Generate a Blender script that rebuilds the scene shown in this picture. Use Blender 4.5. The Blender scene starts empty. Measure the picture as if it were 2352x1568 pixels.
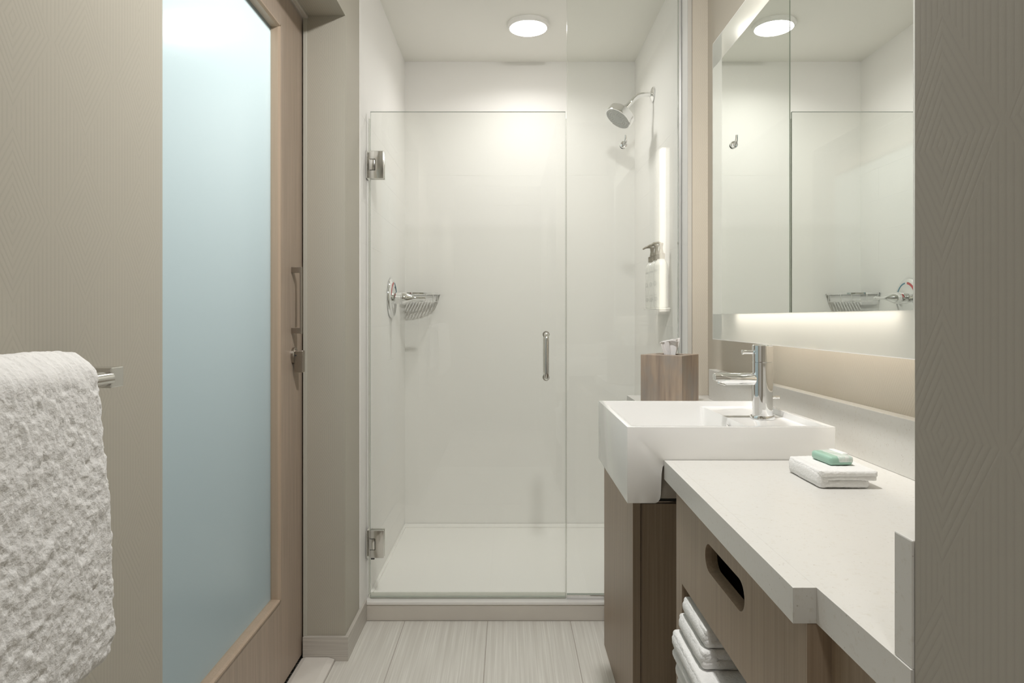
import bpy, bmesh, math, random
import numpy as np
from mathutils import Vector, Matrix, noise

random.seed(7)
np.random.seed(7)
S = bpy.context.scene
C = S.collection
U = 0.00222      # metres per unit across and up
K = 3.352        # metres per unit of depth
H = 1.112        # eye height


def X(a): return a * U
def Y(d): return d * K
def Z(b): return H - b * U
def P(a, d, b): return Vector((X(a), Y(d), Z(b)))


# ------------------------------------------------------------------ camera
cam_d = bpy.data.cameras.new('camera')
cam_d.sensor_width = 36.0
cam_d.lens = 1510 / 2352 * 36
cam_d.shift_x = 0.0034
cam_d.shift_y = -0.02253
cam_d.clip_start = 0.02
cam = bpy.data.objects.new('camera', cam_d)
C.objects.link(cam)
cam.location = (0, 0, H)
cam.rotation_euler = (math.pi / 2, 0, 0)
S.camera = cam

# ------------------------------------------------------------------ world, light, exposure
W = bpy.data.worlds.new('world')
S.world = W
W.use_nodes = True
W.node_tree.nodes['Background'].inputs[0].default_value = (0.75, 0.85, 1, 1)
W.node_tree.nodes['Background'].inputs[1].default_value = 0.3
S.view_settings.view_transform = 'Standard'
S.view_settings.look = 'None'
S.view_settings.gamma = 1
S.view_settings.use_curve_mapping = False
S.view_settings.exposure = 0.0
SHOWER_LAMP = 8
SHOWER_W = 3.9
PASSAGE_FILL_LENS = 8
PASSAGE_FILL_W = 21
STRIP = 11
SIDE_STRIP = 9.0
S.cycles.use_denoising = True
S.cycles.max_bounces = 10
S.cycles.diffuse_bounces = 5
S.cycles.transparent_max_bounces = 16
S.cycles.glossy_bounces = 6
S.cycles.caustics_reflective = False
S.cycles.caustics_refractive = False
S.cycles.sample_clamp_indirect = 6


def area(name, loc, rot, sx, sy, power, col):
    l = bpy.data.lights.new(name, 'AREA')
    l.shape = 'RECTANGLE'; l.size = sx; l.size_y = sy
    l.energy = power; l.color = col
    o = bpy.data.objects.new(name, l)
    o.location = loc; o.rotation_euler = rot
    C.objects.link(o)
    return o


def disc_light(name, loc, rot, r, power, col, spread):
    l = bpy.data.lights.new(name, 'AREA')
    l.shape = 'DISK'; l.size = 2 * r
    l.energy = power; l.color = col; l.spread = math.radians(spread)
    o = bpy.data.objects.new(name, l)
    o.location = loc; o.rotation_euler = rot
    C.objects.link(o)
    return o


# shower fixture lamp, then two added unseen lamps: passage spot and hall fill
ZCEIL = H + 589 * U
disc_light('shower_lamp', (39.5 * U, .872 * K, ZCEIL - .012), (0, 0, 0), .078, SHOWER_W, (1.0, .98, .955), 150)
disc_light('passage_fill', (.13, 1.0, ZCEIL - .03), (math.radians(22), 0, 0), .06, PASSAGE_FILL_W, (1.0, .98, .955), 165)  # added spot, out of view, lights the faces turned to the camera
disc_light('hall_fill', (-.1, -.85, ZCEIL - .01), (0, 0, 0), .12, 11, (1.0, .99, .97), 105)  # added behind the camera to lift front faces and chrome reflections
# daylight and ceiling light of the bedroom on the other side of the sliding door
area('bedroom_light', (-1.22, 1.75, 2.45), (0, math.radians(18), 0), 0.4, 1.7, 54, (0.96, 0.99, 0.98))

# ------------------------------------------------------------------ node helpers


def mat(name):
    m = bpy.data.materials.new(name)
    m.use_nodes = True
    nt = m.node_tree
    for n in list(nt.nodes):
        nt.nodes.remove(n)
    out = nt.nodes.new('ShaderNodeOutputMaterial')
    return m, nt, out


def nd(nt, t, **kw):
    n = nt.nodes.new(t)
    for k, v in kw.items():
        if k.startswith('i_'):
            n.inputs[k[2:].replace('_', ' ')].default_value = v
        elif k.startswith('n_'):
            n.inputs[int(k[2:])].default_value = v
        else:
            setattr(n, k, v)
    return n


def mth(nt, op, a, b=None, c=None):
    n = nt.nodes.new('ShaderNodeMath'); n.operation = op
    for i, v in enumerate((a, b, c)):
        if v is None: continue
        if isinstance(v, (int, float)): n.inputs[i].default_value = v
        else: nt.links.new(v, n.inputs[i])
    return n.outputs[0]


def principled(name, col, rough=0.5, metal=0.0, spec=0.5, bump=None, var=None, coat=0, aniso=None, sss=0, emit=None):
    """bump=(scale xyz, strength, distance); var=(scale xyz, second colour, contrast lo, hi)"""
    m, nt, out = mat(name)
    b = nd(nt, 'ShaderNodeBsdfPrincipled')
    b.inputs['Base Color'].default_value = (*col, 1)
    b.inputs['Roughness'].default_value = rough
    b.inputs['Metallic'].default_value = metal
    b.inputs['Specular IOR Level'].default_value = spec
    b.inputs['Coat Weight'].default_value = coat
    b.inputs['Coat Roughness'].default_value = 0.05
    if sss:
        b.inputs['Subsurface Weight'].default_value = sss
        b.inputs['Subsurface Radius'].default_value = (0.01, 0.01, 0.01)
        b.inputs['Subsurface Scale'].default_value = 1
    if emit:
        b.inputs['Emission Color'].default_value = (*emit[0], 1)
        b.inputs['Emission Strength'].default_value = emit[1]
    nt.links.new(b.outputs[0], out.inputs[0])
    tc = nd(nt, 'ShaderNodeTexCoord')
    if var:
        vs = var if isinstance(var, list) else [var]
        prev = None
        for v in vs:
            mp = nd(nt, 'ShaderNodeMapping'); mp.inputs['Scale'].default_value = v[0]
            nt.links.new(tc.outputs['Object'], mp.inputs[0])
            nz = nd(nt, 'ShaderNodeTexNoise', i_Scale=1.0, i_Detail=3.0, i_Roughness=0.6)
            nt.links.new(mp.outputs[0], nz.inputs['Vector'])
            mr = nd(nt, 'ShaderNodeMapRange')
            mr.inputs['From Min'].default_value = v[2]; mr.inputs['From Max'].default_value = v[3]
            nt.links.new(nz.outputs[0], mr.inputs[0])
            mx = nd(nt, 'ShaderNodeMix', data_type='RGBA')
            nt.links.new(mr.outputs[0], mx.inputs[0])
            if prev is None: mx.inputs[6].default_value = (*col, 1)
            else: nt.links.new(prev, mx.inputs[6])
            mx.inputs[7].default_value = (*v[1], 1)
            prev = mx.outputs[2]
        nt.links.new(prev, b.inputs['Base Color'])
    if bump:
        mp = nd(nt, 'ShaderNodeMapping'); mp.inputs['Scale'].default_value = bump[0]
        nt.links.new(tc.outputs['Object'], mp.inputs[0])
        nz = nd(nt, 'ShaderNodeTexNoise', i_Scale=1.0, i_Detail=4.0)
        nt.links.new(mp.outputs[0], nz.inputs['Vector'])
        bp = nd(nt, 'ShaderNodeBump'); bp.inputs['Strength'].default_value = bump[1]; bp.inputs['Distance'].default_value = bump[2]
        nt.links.new(nz.outputs[0], bp.inputs['Height'])
        nt.links.new(bp.outputs[0], b.inputs['Normal'])
    return m


def schlick(nt, f0=0.04):
    g = nd(nt, 'ShaderNodeNewGeometry')
    vm = nd(nt, 'ShaderNodeVectorMath', operation='DOT_PRODUCT')
    nt.links.new(g.outputs['Normal'], vm.inputs[0]); nt.links.new(g.outputs['Incoming'], vm.inputs[1])
    c = mth(nt, 'ABSOLUTE', vm.outputs['Value'])
    k = mth(nt, 'POWER', mth(nt, 'SUBTRACT', 1.0, c), 5.0)
    return mth(nt, 'MULTIPLY_ADD', k, 1 - f0, f0)


def glass_mat(name, tint, f0=0.04, rough=0.0):
    m, nt, out = mat(name)
    t = nd(nt, 'ShaderNodeBsdfTransparent'); t.inputs[0].default_value = (*tint, 1)
    g = nd(nt, 'ShaderNodeBsdfGlossy'); g.inputs['Roughness'].default_value = rough
    mx = nd(nt, 'ShaderNodeMixShader')
    nt.links.new(schlick(nt, f0), mx.inputs[0])
    nt.links.new(t.outputs[0], mx.inputs[1]); nt.links.new(g.outputs[0], mx.inputs[2])
    nt.links.new(mx.outputs[0], out.inputs[0])
    return m


def emitter(name, col, s):
    m, nt, out = mat(name)
    e = nd(nt, 'ShaderNodeEmission'); e.inputs[0].default_value = (*col, 1); e.inputs[1].default_value = s
    nt.links.new(e.outputs[0], out.inputs[0])
    return m


def wallpaper(name, col, dark, phase_x=(0, 0), phase_y=(0, 0), strength=0.16):
    """embossed concentric diamonds between fields of fine vertical lines.
    phase_x: (y0, z0) for faces looking along x, phase_y: (x0, z0) for faces looking along y"""
    PX, PZ = 0.121, 0.212
    m, nt, out = mat(name)
    b = nd(nt, 'ShaderNodeBsdfPrincipled', i_Roughness=0.62)
    b.inputs['Specular IOR Level'].default_value = 0.35
    nt.links.new(b.outputs[0], out.inputs[0])
    tc = nd(nt, 'ShaderNodeTexCoord')
    geo = nd(nt, 'ShaderNodeNewGeometry')
    sp = nd(nt, 'ShaderNodeSeparateXYZ'); nt.links.new(tc.outputs['Object'], sp.inputs[0])
    sn = nd(nt, 'ShaderNodeSeparateXYZ'); nt.links.new(geo.outputs['True Normal'], sn.inputs[0])
    isx = mth(nt, 'GREATER_THAN', mth(nt, 'ABSOLUTE', sn.outputs[0]), 0.5)
    hx = mth(nt, 'SUBTRACT', sp.outputs[1], phase_x[0])
    hy = mth(nt, 'SUBTRACT', sp.outputs[0], phase_y[0])
    h = mth(nt, 'ADD', mth(nt, 'MULTIPLY', hx, isx), mth(nt, 'MULTIPLY', hy, mth(nt, 'SUBTRACT', 1.0, isx)))
    z0 = mth(nt, 'ADD', mth(nt, 'MULTIPLY', isx, phase_x[1] - phase_y[1]), phase_y[1])
    v = mth(nt, 'SUBTRACT', sp.outputs[2], z0)
    # distance to the nearest column centre / diamond centre, 0..1 at the half period
    # alternate columns are level with each other
    fu = mth(nt, 'FRACT', mth(nt, 'ADD', mth(nt, 'DIVIDE', h, PX), 0.5))
    au = mth(nt, 'ABSOLUTE', mth(nt, 'MULTIPLY_ADD', fu, 2.0, -1.0))
    fv = mth(nt, 'FRACT', mth(nt, 'DIVIDE', v, PZ))
    av = mth(nt, 'ABSOLUTE', mth(nt, 'MULTIPLY_ADD', fv, 2.0, -1.0))
    d = mth(nt, 'ADD', mth(nt, 'MULTIPLY', au, 1.05), mth(nt, 'MULTIPLY', av, 1.1))
    inside = mth(nt, 'LESS_THAN', d, 1.0)
    ring = mth(nt, 'SINE', mth(nt, 'MULTIPLY', d, 2 * math.pi * 8))
    line = mth(nt, 'SINE', mth(nt, 'MULTIPLY', h, 2 * math.pi / 0.0067))
    outer = mth(nt, 'MULTIPLY', mth(nt, 'SUBTRACT', 1.0, inside), line)
    # a plain margin between the diamonds and the line fields
    plain = mth(nt, 'GREATER_THAN', d, 1.08)
    outer = mth(nt, 'MULTIPLY', outer, plain)
    pat = mth(nt, 'ADD', mth(nt, 'MULTIPLY', ring, inside), outer)
    pat = mth(nt, 'MULTIPLY_ADD', pat, 0.5, 0.5)
    pat = mth(nt, 'POWER', pat, 0.32)
    nz = nd(nt, 'ShaderNodeTexNoise', i_Scale=900.0, i_Detail=2.0)
    mp = nd(nt, 'ShaderNodeMapping'); mp.inputs['Scale'].default_value = (1, 1, 0.3)
    nt.links.new(tc.outputs['Object'], mp.inputs[0]); nt.links.new(mp.outputs[0], nz.inputs['Vector'])
    hgt = mth(nt, 'ADD', pat, mth(nt, 'MULTIPLY', nz.outputs[0], 0.35))
    mx = nd(nt, 'ShaderNodeMix', data_type='RGBA')
    nt.links.new(mth(nt, 'MULTIPLY_ADD', hgt, 0.8, -0.05), mx.inputs[0])
    mx.inputs[6].default_value = (*dark, 1); mx.inputs[7].default_value = (*col, 1)
    nt.links.new(mx.outputs[2], b.inputs['Base Color'])
    bp = nd(nt, 'ShaderNodeBump'); bp.inputs['Strength'].default_value = strength; bp.inputs['Distance'].default_value = 0.0006
    nt.links.new(hgt, bp.inputs['Height']); nt.links.new(bp.outputs[0], b.inputs['Normal'])
    return m


# ------------------------------------------------------------------ materials
M = {}
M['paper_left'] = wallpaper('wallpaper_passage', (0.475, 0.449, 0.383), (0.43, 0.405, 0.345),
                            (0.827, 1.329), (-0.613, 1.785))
M['paper_entry_shaded'] = wallpaper('wallpaper_entry_shaded', (0.37, 0.345, 0.30), (0.335, 0.312, 0.272), (0.481, 1.133), (0.0, 1.1), 0.12)  # same paper with its colour darkened for the shade by the entry
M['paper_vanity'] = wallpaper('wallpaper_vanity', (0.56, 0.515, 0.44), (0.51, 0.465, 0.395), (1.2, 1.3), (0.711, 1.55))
M['white'] = principled('white_paint', (0.865, 0.855, 0.83), 0.6, spec=0.2)
M['ceil'] = principled('ceiling_paint', (0.86, 0.85, 0.80), 0.8)
M['tile'] = principled('white_wall_tile', (0.865, 0.855, 0.83), 0.6, spec=0.18)
M['tileback'] = principled('white_grout', (0.70, 0.685, 0.645), 0.6)
M['pan'] = principled('acrylic', (0.88, 0.87, 0.84), 0.25)
M['sill'] = principled('white_sill', (0.82, 0.80, 0.77), 0.25)
M['curb'] = principled('beige_porcelain', (0.64, 0.60, 0.54), 0.4, var=((3, 3, 3), (0.60, 0.56, 0.51), 0.35, 0.65))
M['skirt'] = principled('streaked_porcelain_skirting', (0.60, 0.57, 0.52), 0.4,
                        var=((4, 4, 260), (0.42, 0.39, 0.35), 0.3, 0.75))
M['grout'] = principled('floor_grout', (0.44, 0.40, 0.36), 0.8)
M['marble'] = principled('threshold_marble', (0.74, 0.71, 0.66), 0.3, var=((9, 9, 9), (0.68, 0.65, 0.6), 0.35, 0.7))
M['ceramic'] = principled('white_ceramic', (0.86, 0.855, 0.84), 0.08, coat=0.3)
M['chrome'] = principled('chrome', (0.86, 0.86, 0.86), 0.05, 1.0)
M['chrome_soft'] = principled('satin_chrome', (0.74, 0.73, 0.70), 0.16, 1.0)
M['nickel'] = principled('satin_nickel', (0.42, 0.38, 0.335), 0.33, 1.0)
M['grey_plastic'] = principled('grey_nozzle_plate', (0.55, 0.56, 0.55), 0.35)
M['dark_plastic'] = principled('dark_rubber', (0.05, 0.05, 0.05), 0.5)
M['mirror'] = principled('mirror_silver', (0.89, 0.915, 0.885), 0.0, 1.0)
M['red'] = principled('red_enamel', (0.55, 0.06, 0.06), 0.25)
M['blue'] = principled('blue_enamel', (0.09, 0.25, 0.34), 0.25)
M['clear'] = glass_mat('clear_glass', (0.978, 0.985, 0.975), 0.042)
M['edge'] = principled('glass_edge', (0.50, 0.56, 0.51), 0.1, 0.0)
M['seal'] = glass_mat('clear_vinyl_seal', (0.86, 0.87, 0.84), 0.10, 0.15)
M['bottle'] = principled('bottle_plastic', (0.80, 0.79, 0.75), 0.2, sss=0.1)
M['label_grey'] = principled('label_ink', (0.55, 0.55, 0.53), 0.5)
M['pump'] = principled('pump_taupe', (0.30, 0.27, 0.22), 0.35, 0.3)
M['tissue'] = principled('tissue_paper', (0.86, 0.84, 0.83), 0.9, sss=0.2, bump=((300, 300, 300), 0.2, 0.0005))
M['soap'] = principled('green_soap', (0.33, 0.52, 0.42), 0.35, sss=0.25)
M['wrap'] = principled('cellophane_band', (0.60, 0.70, 0.64), 0.2, var=((160, 60, 60), (0.74, 0.78, 0.74), 0.45, 0.6))
M['paper_label'] = principled('white_paper', (0.88, 0.87, 0.86), 0.6)
M['strip_housing'] = principled('aluminium', (0.7, 0.7, 0.68), 0.4, 0.6)
M['lamp_trim'] = principled('lamp_trim_white', (0.84, 0.83, 0.80), 0.4)


def lens_mat(name, col, s_):
    m, nt, out = mat(name)
    e = nd(nt, 'ShaderNodeEmission'); e.inputs[0].default_value = (*col, 1); e.inputs[1].default_value = s_
    t = nd(nt, 'ShaderNodeBsdfTransparent')
    a = nd(nt, 'ShaderNodeAddShader')
    nt.links.new(e.outputs[0], a.inputs[0]); nt.links.new(t.outputs[0], a.inputs[1]); nt.links.new(a.outputs[0], out.inputs[0])
    return m


M['lamp_on'] = lens_mat('lamp_lens_shower', (1.0, 0.965, 0.925), SHOWER_LAMP)
M['lamp_on2'] = lens_mat('lens_passage_fill', (1.0, 0.965, 0.925), PASSAGE_FILL_LENS)
M['led'] = emitter('led_strip', (1.0, 0.92, 0.80), STRIP * 1.35)
M['led_top'] = emitter('led_strip_top', (1.0, 0.92, 0.82), STRIP * .7)
M['led_side'] = emitter('led_side', (1.0, 0.93, 0.80), SIDE_STRIP)
M['led_side_dim'] = emitter('led_side_diffuser', (1.0, 0.93, 0.82), SIDE_STRIP * 0.5)
M['black'] = principled('gap_shade_black', (0.02, 0.018, 0.015), 0.9)
M['terry'] = principled('terry_cotton', (0.79, 0.785, 0.77), 0.95, spec=0.1, bump=((300, 300, 300), 0.7, 0.0018), sss=0.1)
M['carpet'] = principled('dark_flecked_carpet', (0.035, 0.03, 0.025), 0.95,
                         var=((160, 160, 160), (0.30, 0.28, 0.25), 0.56, 0.60))
M['bedwall'] = principled('bedroom_paint', (0.22, 0.24, 0.25), 0.8)


def wood(name, a, b_, c, fine=1.0):
    return principled(name, a, 0.42, spec=0.4, var=[((240 * fine, 240 * fine, 3.0), b_, 0.38, 0.66),
                                                    ((34, 34, 0.7), c, 0.40, 0.80)],
                      bump=((420 * fine, 420 * fine, 5), 0.12, 0.0004))


M['oak'] = wood('light_oak_laminate', (0.45, 0.36, 0.285), (0.34, 0.27, 0.21), (0.36, 0.29, 0.23))
M['oak_trim'] = wood('oak_moulding', (0.48, 0.375, 0.285), (0.43, 0.33, 0.245), (0.43, 0.33, 0.24))
M['walnut'] = wood('taupe_oak_laminate', (0.345, 0.265, 0.19), (0.27, 0.205, 0.145), (0.29, 0.22, 0.16))
M['box_wood'] = principled('weathered_wood', (0.40, 0.31, 0.235), 0.5,
                           var=[((60, 60, 5), (0.27, 0.21, 0.17), 0.42, 0.7), ((18, 18, 7), (0.30, 0.27, 0.24), 0.45, 0.7)])

m, nt, out = mat('frosted_unlit_border')
d_ = nd(nt, 'ShaderNodeBsdfDiffuse'); d_.inputs[0].default_value = (0.86, 0.86, 0.81, 1)
g = nd(nt, 'ShaderNodeBsdfGlossy'); g.inputs[0].default_value = (0.88, 0.90, 0.86, 1); g.inputs['Roughness'].default_value = 0.10
mx = nd(nt, 'ShaderNodeMixShader', n_0=0.5)
nt.links.new(d_.outputs[0], mx.inputs[1]); nt.links.new(g.outputs[0], mx.inputs[2]); nt.links.new(mx.outputs[0], out.inputs[0])
M['frost_plain'] = m
# stone counter
m, nt, out = mat('speckled_quartz')
b = nd(nt, 'ShaderNodeBsdfPrincipled', i_Roughness=0.3)
nt.links.new(b.outputs[0], out.inputs[0])
tc = nd(nt, 'ShaderNodeTexCoord')
n1 = nd(nt, 'ShaderNodeTexNoise', i_Scale=150.0, i_Detail=3.0, i_Roughness=0.65)
n2 = nd(nt, 'ShaderNodeTexVoronoi', i_Scale=170.0)
n3 = nd(nt, 'ShaderNodeTexNoise', i_Scale=55.0, i_Detail=5.0, i_Roughness=0.7)
for n in (n1, n2, n3): nt.links.new(tc.outputs['Object'], n.inputs['Vector'])
r1 = nd(nt, 'ShaderNodeMapRange', n_1=0.56, n_2=0.72)
nt.links.new(n1.outputs[0], r1.inputs[0])
mx1 = nd(nt, 'ShaderNodeMix', data_type='RGBA'); mx1.inputs[6].default_value = (0.64, 0.63, 0.60, 1); mx1.inputs[7].default_value = (0.55, 0.52, 0.46, 1)
nt.links.new(mth(nt, 'MULTIPLY', r1.outputs[0], 0.55), mx1.inputs[0])
sel = mth(nt, 'MULTIPLY', mth(nt, 'LESS_THAN', n2.outputs['Distance'], 0.16), mth(nt, 'GREATER_THAN', n3.outputs[0], 0.565))
mx2 = nd(nt, 'ShaderNodeMix', data_type='RGBA')
nt.links.new(mx1.outputs[2], mx2.inputs[6]); mx2.inputs[7].default_value = (0.33, 0.29, 0.24, 1)
nt.links.new(mth(nt, 'MULTIPLY', sel, 0.55), mx2.inputs[0])
nt.links.new(mx2.outputs[2], b.inputs['Base Color'])
M['quartz'] = m

# floor tile: fine streaks running away from the camera, each tile shifted
m, nt, out = mat('streaked_floor_tile')
b = nd(nt, 'ShaderNodeBsdfPrincipled', i_Roughness=0.38)
nt.links.new(b.outputs[0], out.inputs[0])
tc = nd(nt, 'ShaderNodeTexCoord')
oi = nd(nt, 'ShaderNodeObjectInfo')
ad = nd(nt, 'ShaderNodeVectorMath', operation='ADD')
cb = nd(nt, 'ShaderNodeCombineXYZ')
nt.links.new(mth(nt, 'MULTIPLY', oi.outputs['Random'], 20.0), cb.inputs[0])
nt.links.new(tc.outputs['Object'], ad.inputs[0]); nt.links.new(cb.outputs[0], ad.inputs[1])
prev = None
for sc_, lo, hi, c_ in (((260, 3.5, 1), 0.3, 0.7, (0.62, 0.60, 0.55)), ((90, 1.3, 1), 0.4, 0.72, (0.60, 0.575, 0.525))):
    mp = nd(nt, 'ShaderNodeMapping'); mp.inputs['Scale'].default_value = sc_
    nt.links.new(ad.outputs[0], mp.inputs[0])
    nz = nd(nt, 'ShaderNodeTexNoise', i_Scale=1.0, i_Detail=3.0)
    nt.links.new(mp.outputs[0], nz.inputs['Vector'])
    mr = nd(nt, 'ShaderNodeMapRange', n_1=lo, n_2=hi)
    nt.links.new(nz.outputs[0], mr.inputs[0])
    mx = nd(nt, 'ShaderNodeMix', data_type='RGBA')
    nt.links.new(mr.outputs[0], mx.inputs[0])
    if prev is None: mx.inputs[6].default_value = (0.78, 0.765, 0.715, 1)
    else: nt.links.new(prev, mx.inputs[6])
    mx.inputs[7].default_value = (*c_, 1)
    prev = mx.outputs[2]
nt.links.new(prev, b.inputs['Base Color'])
M['floor_tile'] = m

# frosted pane of the sliding door: glossy towards the room, etched and blue towards the bedroom
m, nt, out = mat('etched_glass_back')
t = nd(nt, 'ShaderNodeBsdfTranslucent'); t.inputs[0].default_value = (0.80, 0.88, 0.89, 1)
d_ = nd(nt, 'ShaderNodeBsdfDiffuse'); d_.inputs[0].default_value = (0.46, 0.55, 0.57, 1)
mx = nd(nt, 'ShaderNodeMixShader', n_0=0.35)
nt.links.new(t.outputs[0], mx.inputs[1]); nt.links.new(d_.outputs[0], mx.inputs[2]); nt.links.new(mx.outputs[0], out.inputs[0])
M['etched'] = m
M['door_gloss'] = glass_mat('door_glass_front', (0.95, 0.99, 0.99), 0.035, 0.2)

# frosted margin of the mirror, lit from behind
m, nt, out = mat('frosted_mirror_border')
t = nd(nt, 'ShaderNodeBsdfTranslucent'); t.inputs[0].default_value = (0.80, 0.80, 0.76, 1)
d_ = nd(nt, 'ShaderNodeBsdfDiffuse'); d_.inputs[0].default_value = (0.80, 0.80, 0.75, 1)
g = nd(nt, 'ShaderNodeBsdfGlossy'); g.inputs[0].default_value = (0.86, 0.89, 0.86, 1); g.inputs['Roughness'].default_value = 0.12
mx = nd(nt, 'ShaderNodeMixShader', n_0=0.55)
nt.links.new(t.outputs[0], mx.inputs[1]); nt.links.new(d_.outputs[0], mx.inputs[2])
mx2 = nd(nt, 'ShaderNodeMixShader', n_0=0.38)
nt.links.new(mx.outputs[0], mx2.inputs[1]); nt.links.new(g.outputs[0], mx2.inputs[2]); nt.links.new(mx2.outputs[0], out.inputs[0])
M['frost'] = m

# ------------------------------------------------------------------ object helpers


def link_mesh(name, me, parent=None):
    o = bpy.data.objects.new(name, me)
    C.objects.link(o)
    if parent is not None:
        o.parent = parent
        o.matrix_parent_inverse = Matrix.Translation(-world_loc(parent))
    return o


def world_loc(o):
    v = Vector(o.location)
    p = o.parent
    while p is not None:
        v = v + Vector(p.location) + o.matrix_parent_inverse.translation
        o = p; p = p.parent
    return v


def obj(name, bm, material, parent=None, smooth=False):
    me = bpy.data.meshes.new(name)
    bmesh.ops.recalc_face_normals(bm, faces=bm.faces)
    bm.to_mesh(me); bm.free()
    mats = material if isinstance(material, (list, tuple)) else [material]
    for x in mats: me.materials.append(M[x] if isinstance(x, str) else x)
    if smooth:
        me.polygons.foreach_set('use_smooth', [True] * len(me.polygons))
        try: me.set_sharp_from_angle(angle=math.radians(38))
        except Exception: pass
    return link_mesh(name, me, parent)


def tag(o, label, cat=None, group=None, kind=None):
    o['label'] = label
    if cat: o['category'] = cat
    if group: o['group'] = group
    if kind: o['kind'] = kind
    return o


def thing(name, label, cat, loc=(0, 0, 0), group=None, kind=None):
    o = bpy.data.objects.new(name, None)
    o.empty_display_size = 0.05
    o.location = loc
    C.objects.link(o)
    return tag(o, label, cat, group, kind)


def box(x0, x1, y0, y1, z0, z1, bevel=0.0, seg=2, bm=None):
    own = bmesh.new()
    r = bmesh.ops.create_cube(own, size=1)
    for v in own.verts:
        v.co = Vector(((x0 + x1) / 2 + v.co.x * abs(x1 - x0), (y0 + y1) / 2 + v.co.y * abs(y1 - y0), (z0 + z1) / 2 + v.co.z * abs(z1 - z0)))
    if bevel > 0:
        bmesh.ops.bevel(own, geom=own.edges[:], offset=bevel, segments=seg, profile=0.5, affect='EDGES')
    if bm is None: return own
    return merge(bm, own)


def merge(bm, own):
    me = bpy.data.meshes.new('tmp')
    own.to_mesh(me); own.free()
    bm.from_mesh(me)
    bpy.data.meshes.remove(me)
    return bm


def ubox(a0, a1, d0, d1, b0, b1, bevel=0.0, bm=None, seg=2):
    return box(X(a0), X(a1), Y(d0), Y(d1), Z(max(b0, b1)), Z(min(b0, b1)), bevel, seg, bm)


def frame_of(axis):
    a = Vector(axis).normalized()
    h = Vector((0, 0, 1)) if abs(a.z) < 0.9 else Vector((1, 0, 0))
    u = a.cross(h).normalized(); v = a.cross(u).normalized()
    return a, u, v


def lathe(origin, axis, prof, seg=32, bm=None, cap=True):
    """prof: list of (distance along axis, radius)"""
    a, u, v = frame_of(axis)
    own = bmesh.new()
    rings = []
    o = Vector(origin)
    for (t, r) in prof:
        if r < 1e-6:
            rings.append([own.verts.new(o + a * t)])
        else:
            rings.append([own.verts.new(o + a * t + (u * math.cos(2 * math.pi * i / seg) + v * math.sin(2 * math.pi * i / seg)) * r) for i in range(seg)])
    for A, B in zip(rings, rings[1:]):
        if len(A) == 1 and len(B) == 1: continue
        for i in range(seg):
            j = (i + 1) % seg
            if len(A) == 1: own.faces.new((A[0], B[i], B[j]))
            elif len(B) == 1: own.faces.new((A[i], A[j], B[0]))
            else: own.faces.new((A[i], A[j], B[j], B[i]))
    if cap:
        for R in (rings[0], rings[-1]):
            if len(R) > 1: own.faces.new(R)
    bmesh.ops.recalc_face_normals(own, faces=own.faces)
    if bm is None: return own
    return merge(bm, own)


def cyl(p, q, r, r2=None, seg=28, bev=0.0, bm=None):
    p = Vector(p); q = Vector(q); L = (q - p).length
    r2 = r if r2 is None else r2
    if bev: prof = [(0, r - bev), (bev * .3, r - bev * .3), (bev, r), (L - bev, r2), (L - bev * .3, r2 - bev * .3), (L, r2 - bev)]
    else: prof = [(0, r), (L, r2)]
    return lathe(p, q - p, prof, seg, bm)


def tube(pts, r, seg=14, bm=None, flat=None):
    """sweep along pts; r may be a list"""
    own = bmesh.new()
    pts = [Vector(p) for p in pts]
    n = len(pts)
    rr = r if isinstance(r, (list, tuple)) else [r] * n
    tang = []
    for i in range(n):
        a = pts[max(i - 1, 0)]; b_ = pts[min(i + 1, n - 1)]
        tang.append((b_ - a).normalized())
    _, u, v = frame_of(tang[0])
    rings = []
    for i in range(n):
        t = tang[i]
        u = (u - t * u.dot(t)).normalized(); v = t.cross(u)
        rings.append([own.verts.new(pts[i] + (u * math.cos(2 * math.pi * k / seg) + v * math.sin(2 * math.pi * k / seg)) * rr[i]) for k in range(seg)])
    for A, B in zip(rings, rings[1:]):
        for i in range(seg):
            j = (i + 1) % seg
            own.faces.new((A[i], A[j], B[j], B[i]))
    own.faces.new(rings[0]); own.faces.new(rings[-1])
    bmesh.ops.recalc_face_normals(own, faces=own.faces)
    if bm is None: return own
    return merge(bm, own)


def prism(pts, axis, a0, a1, bevel=0.0, bm=None, seg=2):
    """polygon in the plane across axis: axis z -> (x, y); axis y -> (x, z); axis x -> (y, z)"""
    own = bmesh.new()
    def mk(p, a):
        if axis == 'z': return Vector((p[0], p[1], a))
        if axis == 'y': return Vector((p[0], a, p[1]))
        return Vector((a, p[0], p[1]))
    A = [own.verts.new(mk(p, a0)) for p in pts]
    B = [own.verts.new(mk(p, a1)) for p in pts]
    own.faces.new(A); own.faces.new(B)
    n = len(pts)
    for i in range(n):
        j = (i + 1) % n
        own.faces.new((A[i], A[j], B[j], B[i]))
    bmesh.ops.recalc_face_normals(own, faces=own.faces)
    if bevel: bmesh.ops.bevel(own, geom=own.edges[:], offset=bevel, segments=seg, profile=0.5, affect='EDGES')
    if bm is None: return own
    return merge(bm, own)


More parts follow.
